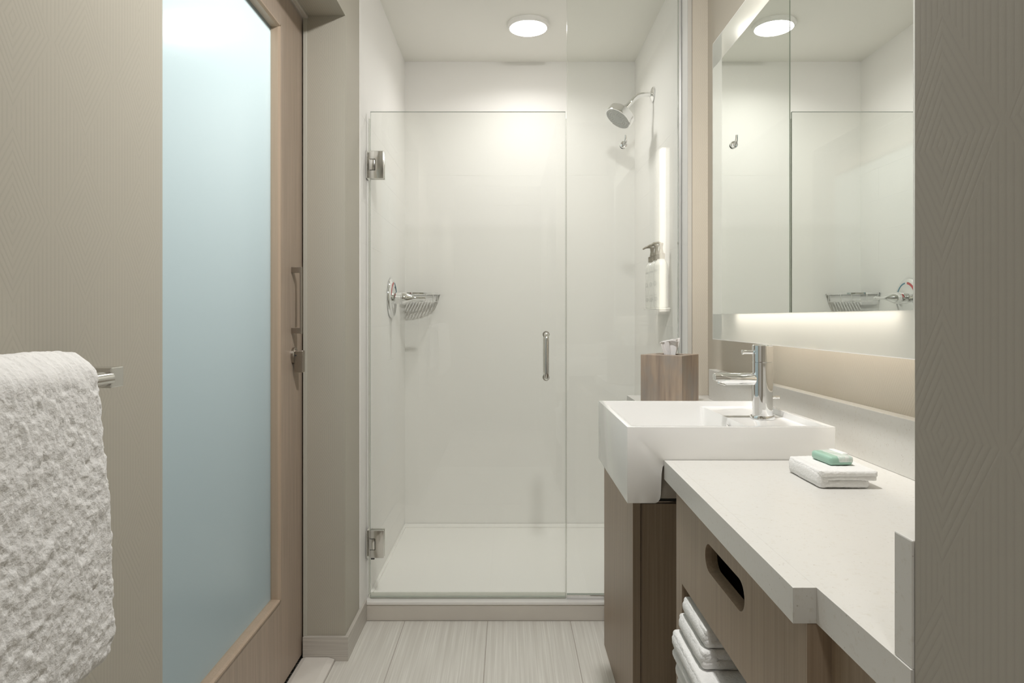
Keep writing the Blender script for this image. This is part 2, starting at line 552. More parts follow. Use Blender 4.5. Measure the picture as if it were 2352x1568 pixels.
def boolean(bm_a, bm_b, bevel=0.0):
    """difference a - b, returned as a new bmesh"""
    ms = []
    for i, q in enumerate((bm_a, bm_b)):
        bmesh.ops.recalc_face_normals(q, faces=q.faces)
        me = bpy.data.meshes.new('tmp'); q.to_mesh(me); q.free(); ms.append(me)
    A = bpy.data.objects.new('tmpa', ms[0]); B = bpy.data.objects.new('tmpb', ms[1])
    C.objects.link(A); C.objects.link(B)
    md = A.modifiers.new('b', 'BOOLEAN'); md.object = B; md.operation = 'DIFFERENCE'; md.solver = 'EXACT'
    if bevel:
        bv = A.modifiers.new('v', 'BEVEL'); bv.width = bevel; bv.segments = 3; bv.limit_method = 'ANGLE'; bv.angle_limit = math.radians(30)
    dg = bpy.context.evaluated_depsgraph_get()
    me = bpy.data.meshes.new_from_object(A.evaluated_get(dg))
    out = bmesh.new(); out.from_mesh(me)
    for o in (A, B): bpy.data.objects.remove(o)
    for x in ms + [me]: bpy.data.meshes.remove(x)
    return out


def copy_tree(o, parent=None):
    c = o.copy(); C.objects.link(c)
    if parent is not None:
        c.parent = parent; c.matrix_parent_inverse = o.matrix_parent_inverse.copy()
    for ch in list(o.children): copy_tree(ch, c)
    return c


def vnoise(n0, n1, f0, f1, seed):
    """smooth random field of shape n0 x n1 with f0 x f1 cells"""
    rs = np.random.RandomState(seed)
    g = rs.rand(f0 + 2, f1 + 2) * 2 - 1
    a = np.linspace(0, f0, n0); b_ = np.linspace(0, f1, n1)
    ia = np.floor(a).astype(int); ib = np.floor(b_).astype(int)
    fa = a - ia; fb = b_ - ib
    fa = fa * fa * (3 - 2 * fa); fb = fb * fb * (3 - 2 * fb)
    fa = fa[:, None]; fb = fb[None, :]
    return (g[ia][:, ib] * (1 - fa) * (1 - fb) + g[ia + 1][:, ib] * fa * (1 - fb) + g[ia][:, ib + 1] * (1 - fa) * fb + g[ia + 1][:, ib + 1] * fa * fb)


def grid_mesh(name, V, material, parent=None, close_u=False, caps=False):
    """V: n0 x n1 x 3 array"""
    n0, n1 = V.shape[:2]
    idx = np.arange(n0 * n1).reshape(n0, n1)
    if close_u: idx = np.vstack([idx, idx[:1]])
    q = np.stack([idx[:-1, :-1], idx[1:, :-1], idx[1:, 1:], idx[:-1, 1:]], -1).reshape(-1, 4)
    faces = q.tolist()
    if caps:
        faces.append(idx[:-1, 0].tolist()[::-1] if close_u else idx[:, 0].tolist())
        faces.append(idx[:-1, -1].tolist() if close_u else idx[:, -1].tolist())
    me = bpy.data.meshes.new(name)
    me.from_pydata(V.reshape(-1, 3).tolist(), [], faces)
    me.polygons.foreach_set('use_smooth', [True] * len(me.polygons))
    me.materials.append(M[material])
    me.update()
    return link_mesh(name, me, parent)


def terry_bm(x0, x1, y0, y1, z0, z1, r, step=0.004, amp=0.0012, big=0.002, sag=0.0, seed=0, bm=None):
    """soft rounded slab of towelling"""
    own = bmesh.new()
    nx, ny, nz = [max(2, int(round(abs(b_ - a) / step))) for a, b_ in ((x0, x1), (y0, y1), (z0, z1))]
    verts = {}
    def vert(i, j, k):
        key = (i, j, k)
        if key not in verts:
            verts[key] = own.verts.new((x0 + (x1 - x0) * i / nx, y0 + (y1 - y0) * j / ny, z0 + (z1 - z0) * k / nz))
        return verts[key]
    for i in range(nx):
        for j in range(ny):
            for k in (0, nz): own.faces.new([vert(i, j, k), vert(i + 1, j, k), vert(i + 1, j + 1, k), vert(i, j + 1, k)])
    for i in range(nx):
        for k in range(nz):
            for j in (0, ny): own.faces.new([vert(i, j, k), vert(i + 1, j, k), vert(i + 1, j, k + 1), vert(i, j, k + 1)])
    for j in range(ny):
        for k in range(nz):
            for i in (0, nx): own.faces.new([vert(i, j, k), vert(i, j + 1, k), vert(i, j + 1, k + 1), vert(i, j, k + 1)])
    so = Vector((seed * 3.1, seed * 1.7, seed * 2.3))
    Rc = .009
    for v in own.verts:
        p = v.co.copy()
        q = Vector((min(max(p.x, x0 + r), x1 - r), min(max(p.y, y0 + r), y1 - r), min(max(p.z, z0 + r), z1 - r)))
        d = p - q
        nrm = d.normalized() if d.length > 1e-7 else Vector((0, 0, 1))
        f = noise.noise(p * 260 + so) * amp + noise.noise(p * 130 + so) * amp * 0.8 + noise.noise(p * 22 + so) * big
        v.co = q + nrm * (r + f)
        a_, b2_ = min(max(v.co.x, x0 + Rc), x1 - Rc), min(max(v.co.y, y0 + Rc), y1 - Rc)
        dd = math.hypot(v.co.x - a_, v.co.y - b2_)
        if dd > Rc: v.co.x = a_ + (v.co.x - a_) * Rc / dd; v.co.y = b2_ + (v.co.y - b2_) * Rc / dd
        v.co.z += sag * noise.noise(Vector((p.x * 9, p.y * 9, seed)))
    bmesh.ops.recalc_face_normals(own, faces=own.faces)
    if bm is None: return own
    return merge(bm, own)


# ================================================================== SETTING
ZC = Z(-589)                     # ceiling
Y_OP0, Y_OP1 = Y(.302), Y(.64)   # door opening
XL = X(-240); XLo = X(-300)

w = bmesh.new()
box(XLo, XL, -1.6, Y_OP0, 0, ZC, bm=w)
box(XLo, XL, Y_OP1, Y(.70), 0, ZC, bm=w)
box(XLo, XL, Y_OP0, Y_OP1, Z(-445), ZC, bm=w)
wl = obj('wall_left', w, 'paper_left')
tag(wl, 'taupe wallpapered left wall with embossed diamonds around the sliding door opening', 'wall', kind='structure')

w = bmesh.new()
ubox(-330, -238, .70, 1.03, -589, 501, bm=w)
wsl = obj('wall_shower_left', w, 'white')
tag(wsl, 'white left side wall inside the shower with faint tile joints', 'wall', kind='structure')

w = bmesh.new()
ubox(-330, 360, 1.0, 1.03, -589, 501, bm=w)
wb = obj('wall_back', w, 'white')
tag(wb, 'white back wall of the shower with faint horizontal tile joints', 'wall', kind='structure')

w = bmesh.new()
ubox(290, 360, .7045, 1.03, -589, 501, bm=w)
wsr = obj('wall_shower_right', w, 'white')
tag(wsr, 'white right side wall inside the shower carrying the shower head', 'wall', kind='structure')

w = bmesh.new()
ubox(322, 360, .1532, .712, -589, 501, bm=w)
ubox(297, 322, .7035, .712, -589, 501, bm=w)
wv = obj('wall_right', w, 'paper_vanity')
tag(wv, 'pale beige patterned wall behind the backlit mirror', 'wall', kind='structure')

w = bmesh.new()
ubox(143, 360, -.48, .1532, -589, 501, bm=w)
we = obj('wall_entry', w, 'paper_entry_shaded')
tag(we, 'taupe diamond wallpapered wall end close on the right, shade painted darker', 'wall', kind='structure')

w = bmesh.new()
box(X(-330), X(360), -1.70, -1.6, 0, ZC, bm=w)
wf = obj('wall_front', w, 'paper_entry_shaded')
tag(wf, 'wall closing the entry passage behind the viewpoint', 'wall', kind='structure')

w = bmesh.new()
box(XLo, X(360), -1.7, Y(1.03), ZC, ZC + .1, bm=w)
ce = obj('ceiling', w, 'ceil')
tag(ce, 'plain off white ceiling', 'ceiling', kind='structure')

# floor: grout bed and streaked tiles
w = bmesh.new()
box(X(-255), X(360), -1.6, Y(1.0), -.06, -.0015, bm=w)
fl = obj('floor', w, 'grout')
tag(fl, 'pale streaked plank tile floor in front of the shower curb', 'floor', kind='structure')
seams = [-34.6 + 137 * k for k in range(-2, 4)]
tile_me = None
tw, tl = 137 * U, .61
bm = box(-tw / 2 + .0012, tw / 2 - .0012, -tl / 2 + .0012, tl / 2 - .0012, -.012, 0, .0008, 1)
me = bpy.data.meshes.new('tile'); bmesh.ops.recalc_face_normals(bm, faces=bm.faces); bm.to_mesh(me); bm.free(); me.materials.append(M['floor_tile'])
for i in range(len(seams) - 1):
    xa, xb = X(seams[i]), X(seams[i + 1])
    xa2 = max(xa, X(-254)); xb2 = min(xb, X(320))
    if xb2 - xa2 < .02: continue
    for r_ in range(4):
        y1_ = Y(.7215) - r_ * tl
        if abs(xa2 - xa) > 1e-4 or abs(xb2 - xb) > 1e-4:
            b2 = box(xa2 - (xa + xb) / 2 + .0012, xb2 - (xa + xb) / 2 - .0012, -tl / 2 + .0012, tl / 2 - .0012, -.012, 0, .0008, 1)
            mm = bpy.data.meshes.new('tile'); bmesh.ops.recalc_face_normals(b2, faces=b2.faces); b2.to_mesh(mm); b2.free(); mm.materials.append(M['floor_tile'])
        else: mm = me
        t_ = bpy.data.objects.new('tile', mm)
        t_.location = ((xa + xb) / 2, y1_ - tl / 2, 0)
        C.objects.link(t_); t_.parent = fl

# bedroom beyond the sliding door
w = bmesh.new()
box(-3.4, X(-256), -1.7, 4.2, -.06, -.002, bm=w)
o = obj('floor_bedroom', w, 'carpet'); tag(o, 'dark flecked carpet showing under the sliding door', 'floor', kind='structure')
w = bmesh.new()
box(-3.5, -3.4, -1.7, 4.2, 0, 2.6, bm=w)
box(-3.5, XLo, -1.8, -1.7, 0, 2.6, bm=w)
box(-3.5, X(-330), 4.2, 4.3, 0, 2.6, bm=w)
box(-3.5, XLo, -1.8, 4.3, 2.6, 2.7, bm=w)
box(X(-330), X(-300), Y(1.03), 4.3, 0, 2.6, bm=w)
box(XLo - .04, XLo, -1.8, Y(.05), 0, 2.6, bm=w)
o = obj('wall_bedroom', w, 'bedwall'); tag(o, 'pale blue grey bedroom wall beyond the frosted door', 'wall', kind='structure')

# shower wall tiles, 24 x 6 in, up to the top course
TH, TWd = 68.6, 275.0
top_b = -397 + 0.0
course = [top_b + TH * k for k in range(13)]
g = .45
mesh_cache = {}


def wall_tile(parent, axis, h0, h1, b0, b1, plane):
    """axis 'y': tile on the back wall (h = x units), 'x': on a side wall (h = metres along y)"""
    wd = h1 - h0; ht = (b1 - b0) * U
    key = (axis, round(wd, 4), round(ht, 4), plane > 0)
    if key not in mesh_cache:
        t_ = .0004; e = .00022
        if axis == 'y': q = box(-wd / 2 + e, wd / 2 - e, -t_, 0, -ht / 2 + e, ht / 2 - e, .00018, 1)
        elif plane < 0: q = box(0, t_, -wd / 2 + e, wd / 2 - e, -ht / 2 + e, ht / 2 - e, .00018, 1)
        else: q = box(-t_, 0, -wd / 2 + e, wd / 2 - e, -ht / 2 + e, ht / 2 - e, .00018, 1)
        bmesh.ops.recalc_face_normals(q, faces=q.faces)
        mm = bpy.data.meshes.new('tile'); q.to_mesh(mm); q.free(); mm.materials.append(M['tile'])
        mesh_cache[key] = mm
    t_ = bpy.data.objects.new('tile', mesh_cache[key])
    zc = H - (b0 + b1) / 2 * U
    t_.location = ((h0 + h1) / 2, plane, zc) if axis == 'y' else (plane, (h0 + h1) / 2, zc)
    C.objects.link(t_); t_.parent = parent


for k in range(len(course)):
    b0 = course[k]; b1 = min(b0 + TH, 470)
    if b1 - b0 < 3: continue
    for parent, axis, lo, hi, joint, plane in ((wb, 'y', X(-238), X(290), X(226), Y(1.0)),
                                               (wsl, 'x', Y(.70), Y(1.0), Y(.86), X(-238)),
                                               (wsr, 'x', Y(.7045), Y(1.0), Y(.86), X(290))):
        j0 = joint + (TWd * U / 2 if k % 2 else 0)
        cuts = sorted([lo, hi] + [j0 + n * TWd * U for n in range(-3, 4) if lo + .02 < j0 + n * TWd * U < hi - .02])
        for a, c in zip(cuts, cuts[1:]): wall_tile(parent, axis, a, c, b0, b1, plane)

# baseboards
w = bmesh.new()
box(XL + .0002, XL + .012, Y_OP1 + .0, Y(.7215), 0, 35 * U, .0008, bm=w)
o = obj('baseboard_left', w, 'skirt'); tag(o, 'grey streaked tile skirting at the foot of the left wall', 'baseboard', kind='structure')
w = bmesh.new()
box(X(-301), XL + .012, Y_OP1 - .012, Y_OP1, 0, 35 * U, .0008, bm=w)
o = obj('baseboard_jamb', w, 'skirt'); tag(o, 'grey streaked tile skirting under the narrow wallpapered door jamb', 'baseboard', kind='structure')
# corner trims
w = bmesh.new(); box(X(-301.5), X(-296), Y_OP1 - .004, Y_OP1 + .001, 35 * U, Z(-445), .001, bm=w)
o = obj('trim_1', w, 'strip_housing'); o.data.materials[0] = principled('painted_trim', (0.50, 0.49, 0.43), 0.4)
tag(o, 'slim grey metal edge trim beside the sliding door', 'trim', kind='structure')
w = bmesh.new(); box(X(289), X(296), Y(.7035) - .004, Y(.7035), Z(124), ZC, .001, bm=w)
o = obj('trim_2', w, principled('grey_edge_trim', (0.5, .48, .44), .45)); tag(o, 'white edge trim at the outer corner of the shower tile', 'trim', kind='structure')
w = bmesh.new()
box(XLo, XLo + .012, Y_OP0, Y_OP1, Z(-445) - .01, Z(-445), .001, bm=w)
o = obj('trim_3', w, 'skirt'); tag(o, 'grey edge trim along the top of the sliding door opening', 'trim', kind='structure')

# marble saddle under the door
t_ = thing('trim_4', 'white marble saddle on the floor in the sliding door opening', 'threshold', (X(-278), (Y_OP0 + Y_OP1) / 2, 0), kind='structure')
obj('stone_saddle', prism([(X(-302), 0), (X(-302), .010), (X(-296), .014), (X(-263), .014), (X(-254), .008), (X(-254), 0)], 'y', Y_OP0, Y_OP1 - .014), 'marble', t_)

# ------------------------------------------------------------------ shower pan and curb
sp_ = thing('shower_pan', 'white low shower tray with a beige faced curb', 'shower tray', (0, Y(.86), 0))
w = bmesh.new()
ubox(-234, 286, .742, .986, 474, 490, bm=w)
obj('tray_floor', w, 'pan', sp_)
w = bmesh.new()
ubox(-238, 290, .985, .9995, 470.5, 490, .001, bm=w)
ubox(-238, -233, .7456, .9848, 470.5, 490, .001, bm=w)
ubox(285, 290, .7456, .9848, 470.5, 490, .001, bm=w)
obj('tray_rim', w, 'pan', sp_)
obj('curb_sill', ubox(-237.5, 289.5, .7212, .7455, 470, 474.5, .001), 'sill', sp_)
obj('curb_face', ubox(-237.5, 289.5, .7222, .7445, 474.5, 501, 0), 'curb', sp_)

# ------------------------------------------------------------------ sliding door
dx = X(-304)
DY0, DY1 = Y(.30) - .35, Y(.665)
dz0, dz1 = Z(494), Z(-452)
gy1, gy0 = Y(.578), Y(.30) - .22
gz0, gz1 = Z(374), Z(-388)
dr_ = thing('door_1', 'sliding oak framed door with a tall frosted blue glass panel', 'door', (dx - .02, (DY0 + DY1) / 2, 0), kind='structure')
T = .042
obj('stile', box(dx - T, dx, gy1, DY1, dz0, dz1, .001), 'oak', dr_)
obj('stile', box(dx - T, dx, DY0, gy0, dz0, dz1, .001), 'oak', dr_)
obj('rail', box(dx - T, dx, gy0, gy1, dz0, gz0, .0005), 'oak', dr_)
obj('rail', box(dx - T, dx, gy0, gy1, gz1, dz1, .0005), 'oak', dr_)


def moulding(y0, y1, z0, z1, vertical):
    # proud glazing bead, sloping down to the glass
    if vertical: return prism([(dx + .0045, y1), (dx + .0045, y1 - .006), (dx - .006, y0), (dx - .03, y0), (dx - .03, y1)], 'z', z0, z1)
    return None


# vertical bead seen from the room and the horizontal ones below and above
bw = X(0) + .036
obj('glazing_bead', prism([(dx + .004, gy1 + .003), (dx + .004, gy1 - .004), (dx - .002, gy1 - .010), (dx - .022, gy1 - .012), (dx - .022, gy1 + .003)], 'z', gz0 - .003, gz1 + .003), 'oak_trim', dr_)
obj('glazing_bead', prism([(dx + .004, gy0 - .003), (dx + .004, gy0 + .004), (dx - .002, gy0 + .010), (dx - .022, gy0 + .012), (dx - .022, gy0 - .003)], 'z', gz0 - .003, gz1 + .003), 'oak_trim', dr_)
obj('glazing_bead', prism([(dx + .004, gz0 - .003), (dx + .004, gz0 + .002), (dx - .002, gz0 + .006), (dx - .022, gz0 + .007), (dx - .022, gz0 - .003)], 'y', gy0, gy1), 'oak_trim', dr_)
obj('glazing_bead', prism([(dx + .004, gz1 + .003), (dx + .004, gz1 - .002), (dx - .002, gz1 - .006), (dx - .022, gz1 - .007), (dx - .022, gz1 + .003)], 'y', gy0, gy1), 'oak_trim', dr_)
q = box(dx - .024, dx - .018, gy0, gy1, gz0, gz1)
q.faces.ensure_lookup_table()
for f in q.faces:
    f.material_index = 1 if f.normal.x < -.5 else 0
o = obj('glass_pane', q, ['door_gloss', 'etched'], dr_); o['label'] = 'frosted pale blue glass pane'
# pull handle
hd = obj('pull_handle', box(dx + .0265, dx + .031, Y(.609), Y(.6135), Z(21.5), Z(-72.5), .0008), 'nickel', dr_); hd['label'] = 'satin nickel bar pull'
obj('bracket', box(dx - .001, dx + .0275, Y(.609), Y(.6135), Z(-64), Z(-72), .0008), 'nickel', hd)
obj('bracket', box(dx - .001, dx + .0275, Y(.609), Y(.6135), Z(21), Z(13), .0008), 'nickel', hd)
lk = obj('lock', lathe((dx - .001, Y(.615), Z(52.5)), (1, 0, 0), [(0, .0255), (.008, .0255), (.010, .023), (.010, 0)], 32), 'nickel', dr_, True)
lk['label'] = 'satin nickel privacy lock'
obj('thumb_turn', box(dx + .006, dx + .034, Y(.6115), Y(.6175), Z(76), Z(45), .0025), 'nickel', lk)
obj('spindle', cyl((dx + .008, Y(.615), Z(52)), (dx + .014, Y(.615), Z(52)), .012), 'dark_plastic', lk)

# ------------------------------------------------------------------ glass shower door
GY = Y(.732); GT = .010


def pane(x0, x1, z0, z1):
    q = box(x0, x1, GY - GT / 2, GY + GT / 2, z0, z1)
    for f in q.faces: f.material_index = 0 if abs(f.normal.y) > .5 else 1
    return q


sd = thing('shower_door', 'hinged clear glass shower door with a vertical chrome handle', 'shower door', (X(-68), GY, Z(470)))
obj('glass_pane', pane(X(-232), X(95.5), Z(467), Z(-347)), ['clear', 'edge'], sd)
obj('edge_seal', box(X(96), X(97.4), GY - .006, GY + .006, Z(468.5), Z(-335), .0004), 'seal', sd)
obj('edge_seal', box(X(-235), X(-232.4), GY - .004, GY + .004, Z(468.5), Z(-335), .0004), 'seal', sd)
obj('bottom_sweep', box(X(-232), X(96), GY - .0075, GY + .0075, Z(469.5), Z(461), .001), 'seal', sd)
for zc_ in (Z((380 - 731) * .732), Z((1246.5 - 731) * .732)):
    hw = bmesh.new()
    zh = .0515
    x0, x1 = X(-232), X(-208.6)
    cut = box(x0 - .02, x0 + .021, GY - .05, GY - .001, zc_ - .0215, zc_ + .0215)
    plate = box(x0, x1, GY - .0155, GY - .005, zc_ - zh, zc_ + zh, .0022, 3)
    hb = boolean(plate, cut)
    hg = obj('hinge', hb, 'chrome_soft', sd, True)
    obj('back_plate', box(x0, x1, GY + .005, GY + .0155, zc_ - zh, zc_ + zh, .0022, 3), 'chrome_soft', hg, True)
    obj('knuckle', box(x0 - .003, x0 + .0185, GY - .0165, GY - .0045, zc_ - .0195, zc_ + .0195, .0015, 2), 'chrome_soft', hg, True)
    obj('hinge_pin', cyl((x0 - .004, GY - .002, zc_ - zh + .004), (x0 - .004, GY - .002, zc_ + zh - .004), .0045), 'chrome_soft', hg, True)
    obj('wall_plate', box(X(-237.5), X(-237.5) + .004, GY - .022, GY + .022, zc_ - zh, zc_ + zh, .001), 'chrome_soft', hg)
    if zc_ < 1: obj('rubber_stop', box(x0 + .004, x0 + .017, GY - .013, GY - .008, zc_ - zh - .006, zc_ - zh + .001, .001), 'dark_plastic', hg)
# C handle, one bow each side of the glass
hx = X(63); hz0, hz1 = Z(99), Z(27)
for s in (-1, 1):
    pts = []
    for i in range(9):
        a = math.pi / 2 * i / 8
        pts.append((hx, GY + s * (.005 + .020 + .020 * math.sin(a)), hz1 + .0 - .0 + (.020 * (math.cos(a)) - .020)))
    P1 = [(hx, GY + s * .004, hz1)] + [(hx, y, z) for (_, y, z) in pts]
    P2 = [(hx, y, hz0 + hz1 - z) for (_, y, z) in reversed(P1)]
    o = obj('handle', tube(P1 + P2, .0088, 20), 'chrome_soft', sd, True); o['label'] = 'vertical chrome bow handle'
    for z_ in (hz0, hz1): obj('washer', cyl((hx, GY + s * .0045, z_), (hx, GY + s * .008, z_), .0125, seg=24), 'chrome_soft', o, True)

# ------------------------------------------------------------------ fixed glass screen
fs = thing('shower_screen', 'fixed clear glass screen running up to the ceiling beside the shower door', 'shower screen', (X(190), GY, Z(470)))
obj('glass_pane', pane(X(98), X(285.5), Z(465), ZC - .002), ['clear', 'edge'], fs)
w = bmesh.new()
box(X(285), X(289.5), GY - .011, GY - .0055, Z(469.5), ZC, .0008, bm=w)
box(X(285), X(289.5), GY + .0055, GY + .011, Z(469.5), ZC, .0008, bm=w)
o = obj('wall_channel', w, 'chrome', fs); o['label'] = 'upright chrome channel'
w = bmesh.new()
box(X(98), X(285), GY - .009, GY - .0055, Z(469.8), Z(463), .0006, bm=w)
box(X(98), X(285), GY + .0055, GY + .009, Z(469.8), Z(463), .0006, bm=w)
o = obj('floor_channel', w, 'chrome', fs); o['label'] = 'chrome channel along the curb'

# robe hook on the screen
rh = thing('robe_hook', 'small chrome robe hook stuck on the fixed glass below the shower head', 'hook', (X(193), GY - .006, Z(-291)))
obj('rosette', lathe((X(193), GY - .0055, Z(-291)), (0, -1, 0), [(0, .0135), (.003, .0135), (.009, .012), (.012, .008), (.013, 0)], 28), 'chrome', rh, True)
obj('prong', tube([(X(193), GY - .012, Z(-291)), (X(193.6), GY - .024, Z(-289.5)), (X(193.8), GY - .034, Z(-292)), (X(193.8), GY - .040, Z(-297)), (X(193.8), GY - .042, Z(-303))], [.0062, .0058, .0055, .005, .0045], 16), 'chrome', rh, True)
obj('back_disc', cyl((X(193), GY + .0055, Z(-291)), (X(193), GY + .009, Z(-291)), .0125), 'chrome', rh, True)

# ------------------------------------------------------------------ ceiling lights


def ceiling_light(x, y, label, mt):
    t_ = thing('ceiling_light', label, 'ceiling light', (x, y, ZC))
    obj('trim_ring', lathe((x, y, ZC), (0, 0, -1), [(0, .093), (.012, .093), (.018, .088), (.020, .083), (.0165, .0815), (.002, .0815), (.002, 0)], 64), 'lamp_trim', t_, True)
    o = obj('diffuser', lathe((x, y, ZC - .0166), (0, 0, -1), [(.001, .0812), (.0022, .080), (.004, .070), (.0045, 0)], 64, None, False), mt, t_, True)
    o['label'] = 'glowing white diffuser'
    return t_


ceiling_light(X(39.5), Y(.872), 'flat round ceiling light glowing over the shower', 'lamp_on')
t_ = thing('added_spot', 'added unseen tilted ceiling spot over the passage, aimed at the shower', 'ceiling light', (.13, 1.0, ZC))  # added fixture around the passage fill, out of view
obj('trim_ring', lathe((.13, 1.0, ZC), (0, 0, -1), [(0, .085), (.003, .085), (.005, .078), (.005, .072), (0, .072)], 48, None, False), 'lamp_trim', t_, True)
ax_ = Vector((0, math.sin(math.radians(22)), -math.cos(math.radians(22))))
c0_ = Vector((.13, 1.0, ZC - .03))
obj('lamp_housing', lathe(c0_ - ax_ * .004, ax_, [(-.002, 0), (-.002, .062), (.005, .064), (.005, .061), (0, .061), (0, 0)], 48, None, False), 'lamp_trim', t_, True)

# ------------------------------------------------------------------ shower head
sy = Y(.872)
fz = Z(-448)
sh = thing('wall_shower', 'round chrome shower head on a bent wall arm', 'shower head', (X(289), sy, fz))
obj('wall_flange', lathe((X(289.4), sy, fz), (-1, 0, 0), [(0, .033), (.003, .033), (.008, .026), (.011, .016), (.013, .0115)], 36), 'chrome', sh, True)
nrm = Vector((-.56, -.19, -.80)).normalized()
face_c = P((1419 - 1168) * .872, .872, (273 - 731) * .872)
neck = face_c - nrm * .062
arm = [Vector((X(288), sy, fz)), Vector((X(275), sy, fz)), Vector((X(266), sy, fz - .001)), Vector((X(259), sy, fz - .006)), Vector((X(252), sy - .003, fz - .018))]
arm += [arm[-1].lerp(neck, .5), neck]
obj('arm', tube(arm, .0105, 18), 'chrome', sh, True)
obj('ball_joint', lathe(neck + nrm * -.012, nrm, [(0, .010), (.002, .013), (.008, .0145), (.012, .012), (.014, .0135), (.018, .0135), (.022, .017), (.034, .018), (.036, .0)], 28), 'chrome', sh, True)
hdo = obj('head_body', lathe(face_c - nrm * .040, nrm, [(0, .018), (.001, .045), (.003, .058), (.008, .0625), (.030, .0635), (.037, .0645), (.0405, .0635), (.0405, .058), (.0385, .057), (.0385, 0)], 56), 'chrome', sh, True)
obj('spray_plate', lathe(face_c - nrm * .0020, nrm, [(0, .0565), (.0022, .0565), (.0030, .052), (.0030, .021), (.0045, .020), (.0052, .0)], 56), 'grey_plastic', hdo, True)
_, u_, v_ = frame_of(nrm)
nz_ = bmesh.new()
for rr_, cnt in ((.012, 8), (.0285, 16), (.038, 22), (.048, 28)):
    for i in range(cnt):
        a = 2 * math.pi * i / cnt
        p_ = face_c + (u_ * math.cos(a) + v_ * math.sin(a)) * rr_ + nrm * .0008
        lathe(p_, nrm, [(0, .0017), (.0030, .0012), (.0030, 0)], 6, bm=nz_)
obj('nozzle_ring', nz_, 'label_grey', hdo)['kind'] = 'stuff'
pa = face_c + (u_ * 0 + Vector((-.5, -.6, -.4)).cross(nrm).normalized()) * 0
le = (Vector((0.35, -.5, -.8)) - nrm * Vector((0.35, -.5, -.8)).dot(nrm)).normalized()
obj('selector_tab', tube([face_c + nrm * 0 - le * -.060, face_c + le * .069 + nrm * .010], .0022, 10), 'chrome', hdo, True)

# ------------------------------------------------------------------ valve
vx, vy, vz = X(-237.2), Y(.8785), Z(-41)
vv = thing('shower_valve', 'round chrome shower valve with teardrop lever on the left tile wall', 'shower valve', (vx, vy, vz))
obj('escutcheon', lathe((vx, vy, vz), (1, 0, 0), [(0, .090), (.004, .090), (.009, .087), (.013, .080), (.0145, .064), (.0135, .052), (.016, .046), (.017, .0)], 64), 'chrome', vv, True)


def arc_band(a0, a1, r0, r1, n=14):
    q = bmesh.new(); A = []; B = []
    for i in range(n + 1):
        a = a0 + (a1 - a0) * i / n
        A.append(q.verts.new((vx + .0152, vy + math.cos(a) * r0, vz + math.sin(a) * r0)))
        B.append(q.verts.new((vx + .0150, vy + math.cos(a) * r1, vz + math.sin(a) * r1)))
    for i in range(n): q.faces.new((A[i], A[i + 1], B[i + 1], B[i]))
    r = bmesh.ops.extrude_face_region(q, geom=q.faces[:])
    bmesh.ops.translate(q, verts=[v for v in r['geom'] if isinstance(v, bmesh.types.BMVert)], vec=(-.004, 0, 0))
    return q


o = obj('hot_mark', arc_band(math.radians(97), math.radians(170), .062, .072), 'red', vv); o['label'] = 'red arc on the valve plate'
o = obj('cold_mark', arc_band(math.radians(10), math.radians(83), .064, .070), 'blue', vv); o['label'] = 'blue arc on the valve plate'
obj('sleeve', lathe((vx + .012, vy, vz), (1, 0, 0), [(0, .026), (.034, .0265), (.036, .024), (.0375, .0265), (.040, .0265), (.0415, .024)], 40), 'chrome', vv, True)
obj('lever', lathe((vx + .052, vy, vz), (1, 0, 0), [(0, .024), (.002, .0265), (.012, .0255), (.026, .020), (.042, .0125), (.058, .008), (.078, .0062), (.098, .0070), (.104, .006), (.107, 0)], 36), 'chrome', vv, True)

# ------------------------------------------------------------------ corner basket
bx, by = X(-237.3), Y(.9995)
bt, bb = Z(-56.5), Z(-38)
R = 80 * U
cbk = thing('corner_basket', 'chrome corner soap basket in the back left corner of the shower', 'basket', (bx, by, bb))


def quarter(r, z, n=10, cut=.35):
    # rounded-front corner outline, starting on the left wall
    pts = [(bx + .002, by - r, z)]
    pts.append((bx + r * cut, by - r, z))
    for i in range(n + 1):
        a = math.pi / 2 * i / n
        pts.append((bx + r * cut + (r - r * cut) * math.sin(a), by - r * cut - (r - r * cut) * math.cos(a), z))
    pts.append((bx + r, by - .002, z))
    return pts


w = bmesh.new()
op = quarter(R, bt)
ip = quarter(R - .010, bt)
for z_ in (bt,):
    A = [w.verts.new(p) for p in op]; B = [w.verts.new((p[0] - .0, p[1], p[2])) for p in quarter(R - .008, bt)]
    A2 = [w.verts.new((p[0], p[1], p[2] - .008)) for p in op]; B2 = [w.verts.new((p[0], p[1], p[2] - .003)) for p in quarter(R - .008, bt)]
    for i in range(len(A) - 1):
        w.faces.new((A[i], A[i + 1], B[i + 1], B[i])); w.faces.new((A[i], A[i + 1], A2[i + 1], A2[i])); w.faces.new((B[i], B[i + 1], B2[i + 1], B2[i])); w.faces.new((A2[i], A2[i + 1], B2[i + 1], B2[i]))
tube([(bx + .003, by - R, bt - .003), (bx + .003, by - .003, bt - .003), (bx + R, by - .003, bt - .003)], .003, 8, bm=w)
obj('top_strip', w, 'chrome', cbk)
lo_ = [Vector((bx + .004, by - R + .012, bb))] + [Vector(p) for p in quarter(R - .012, bb)][1:-1] + [Vector((bx + R - .012, by - .004, bb))]
obj('bottom_wire', tube(lo_, .0022, 8), 'chrome', cbk, True)
w = bmesh.new()
for i in range(11):
    x_ = bx + .012 + i * .0145
    yy = by - R + .012 if x_ - bx < R * .38 else by - R * .35 - math.sqrt(max(0, (R * .62) ** 2 - (x_ - bx - R * .35) ** 2)) + .008
    box(x_ - .0042, x_ + .0042, yy, by - .004, bb + .0, bb + .0016, bm=w)
obj('bottom_plate', w, 'chrome', cbk)
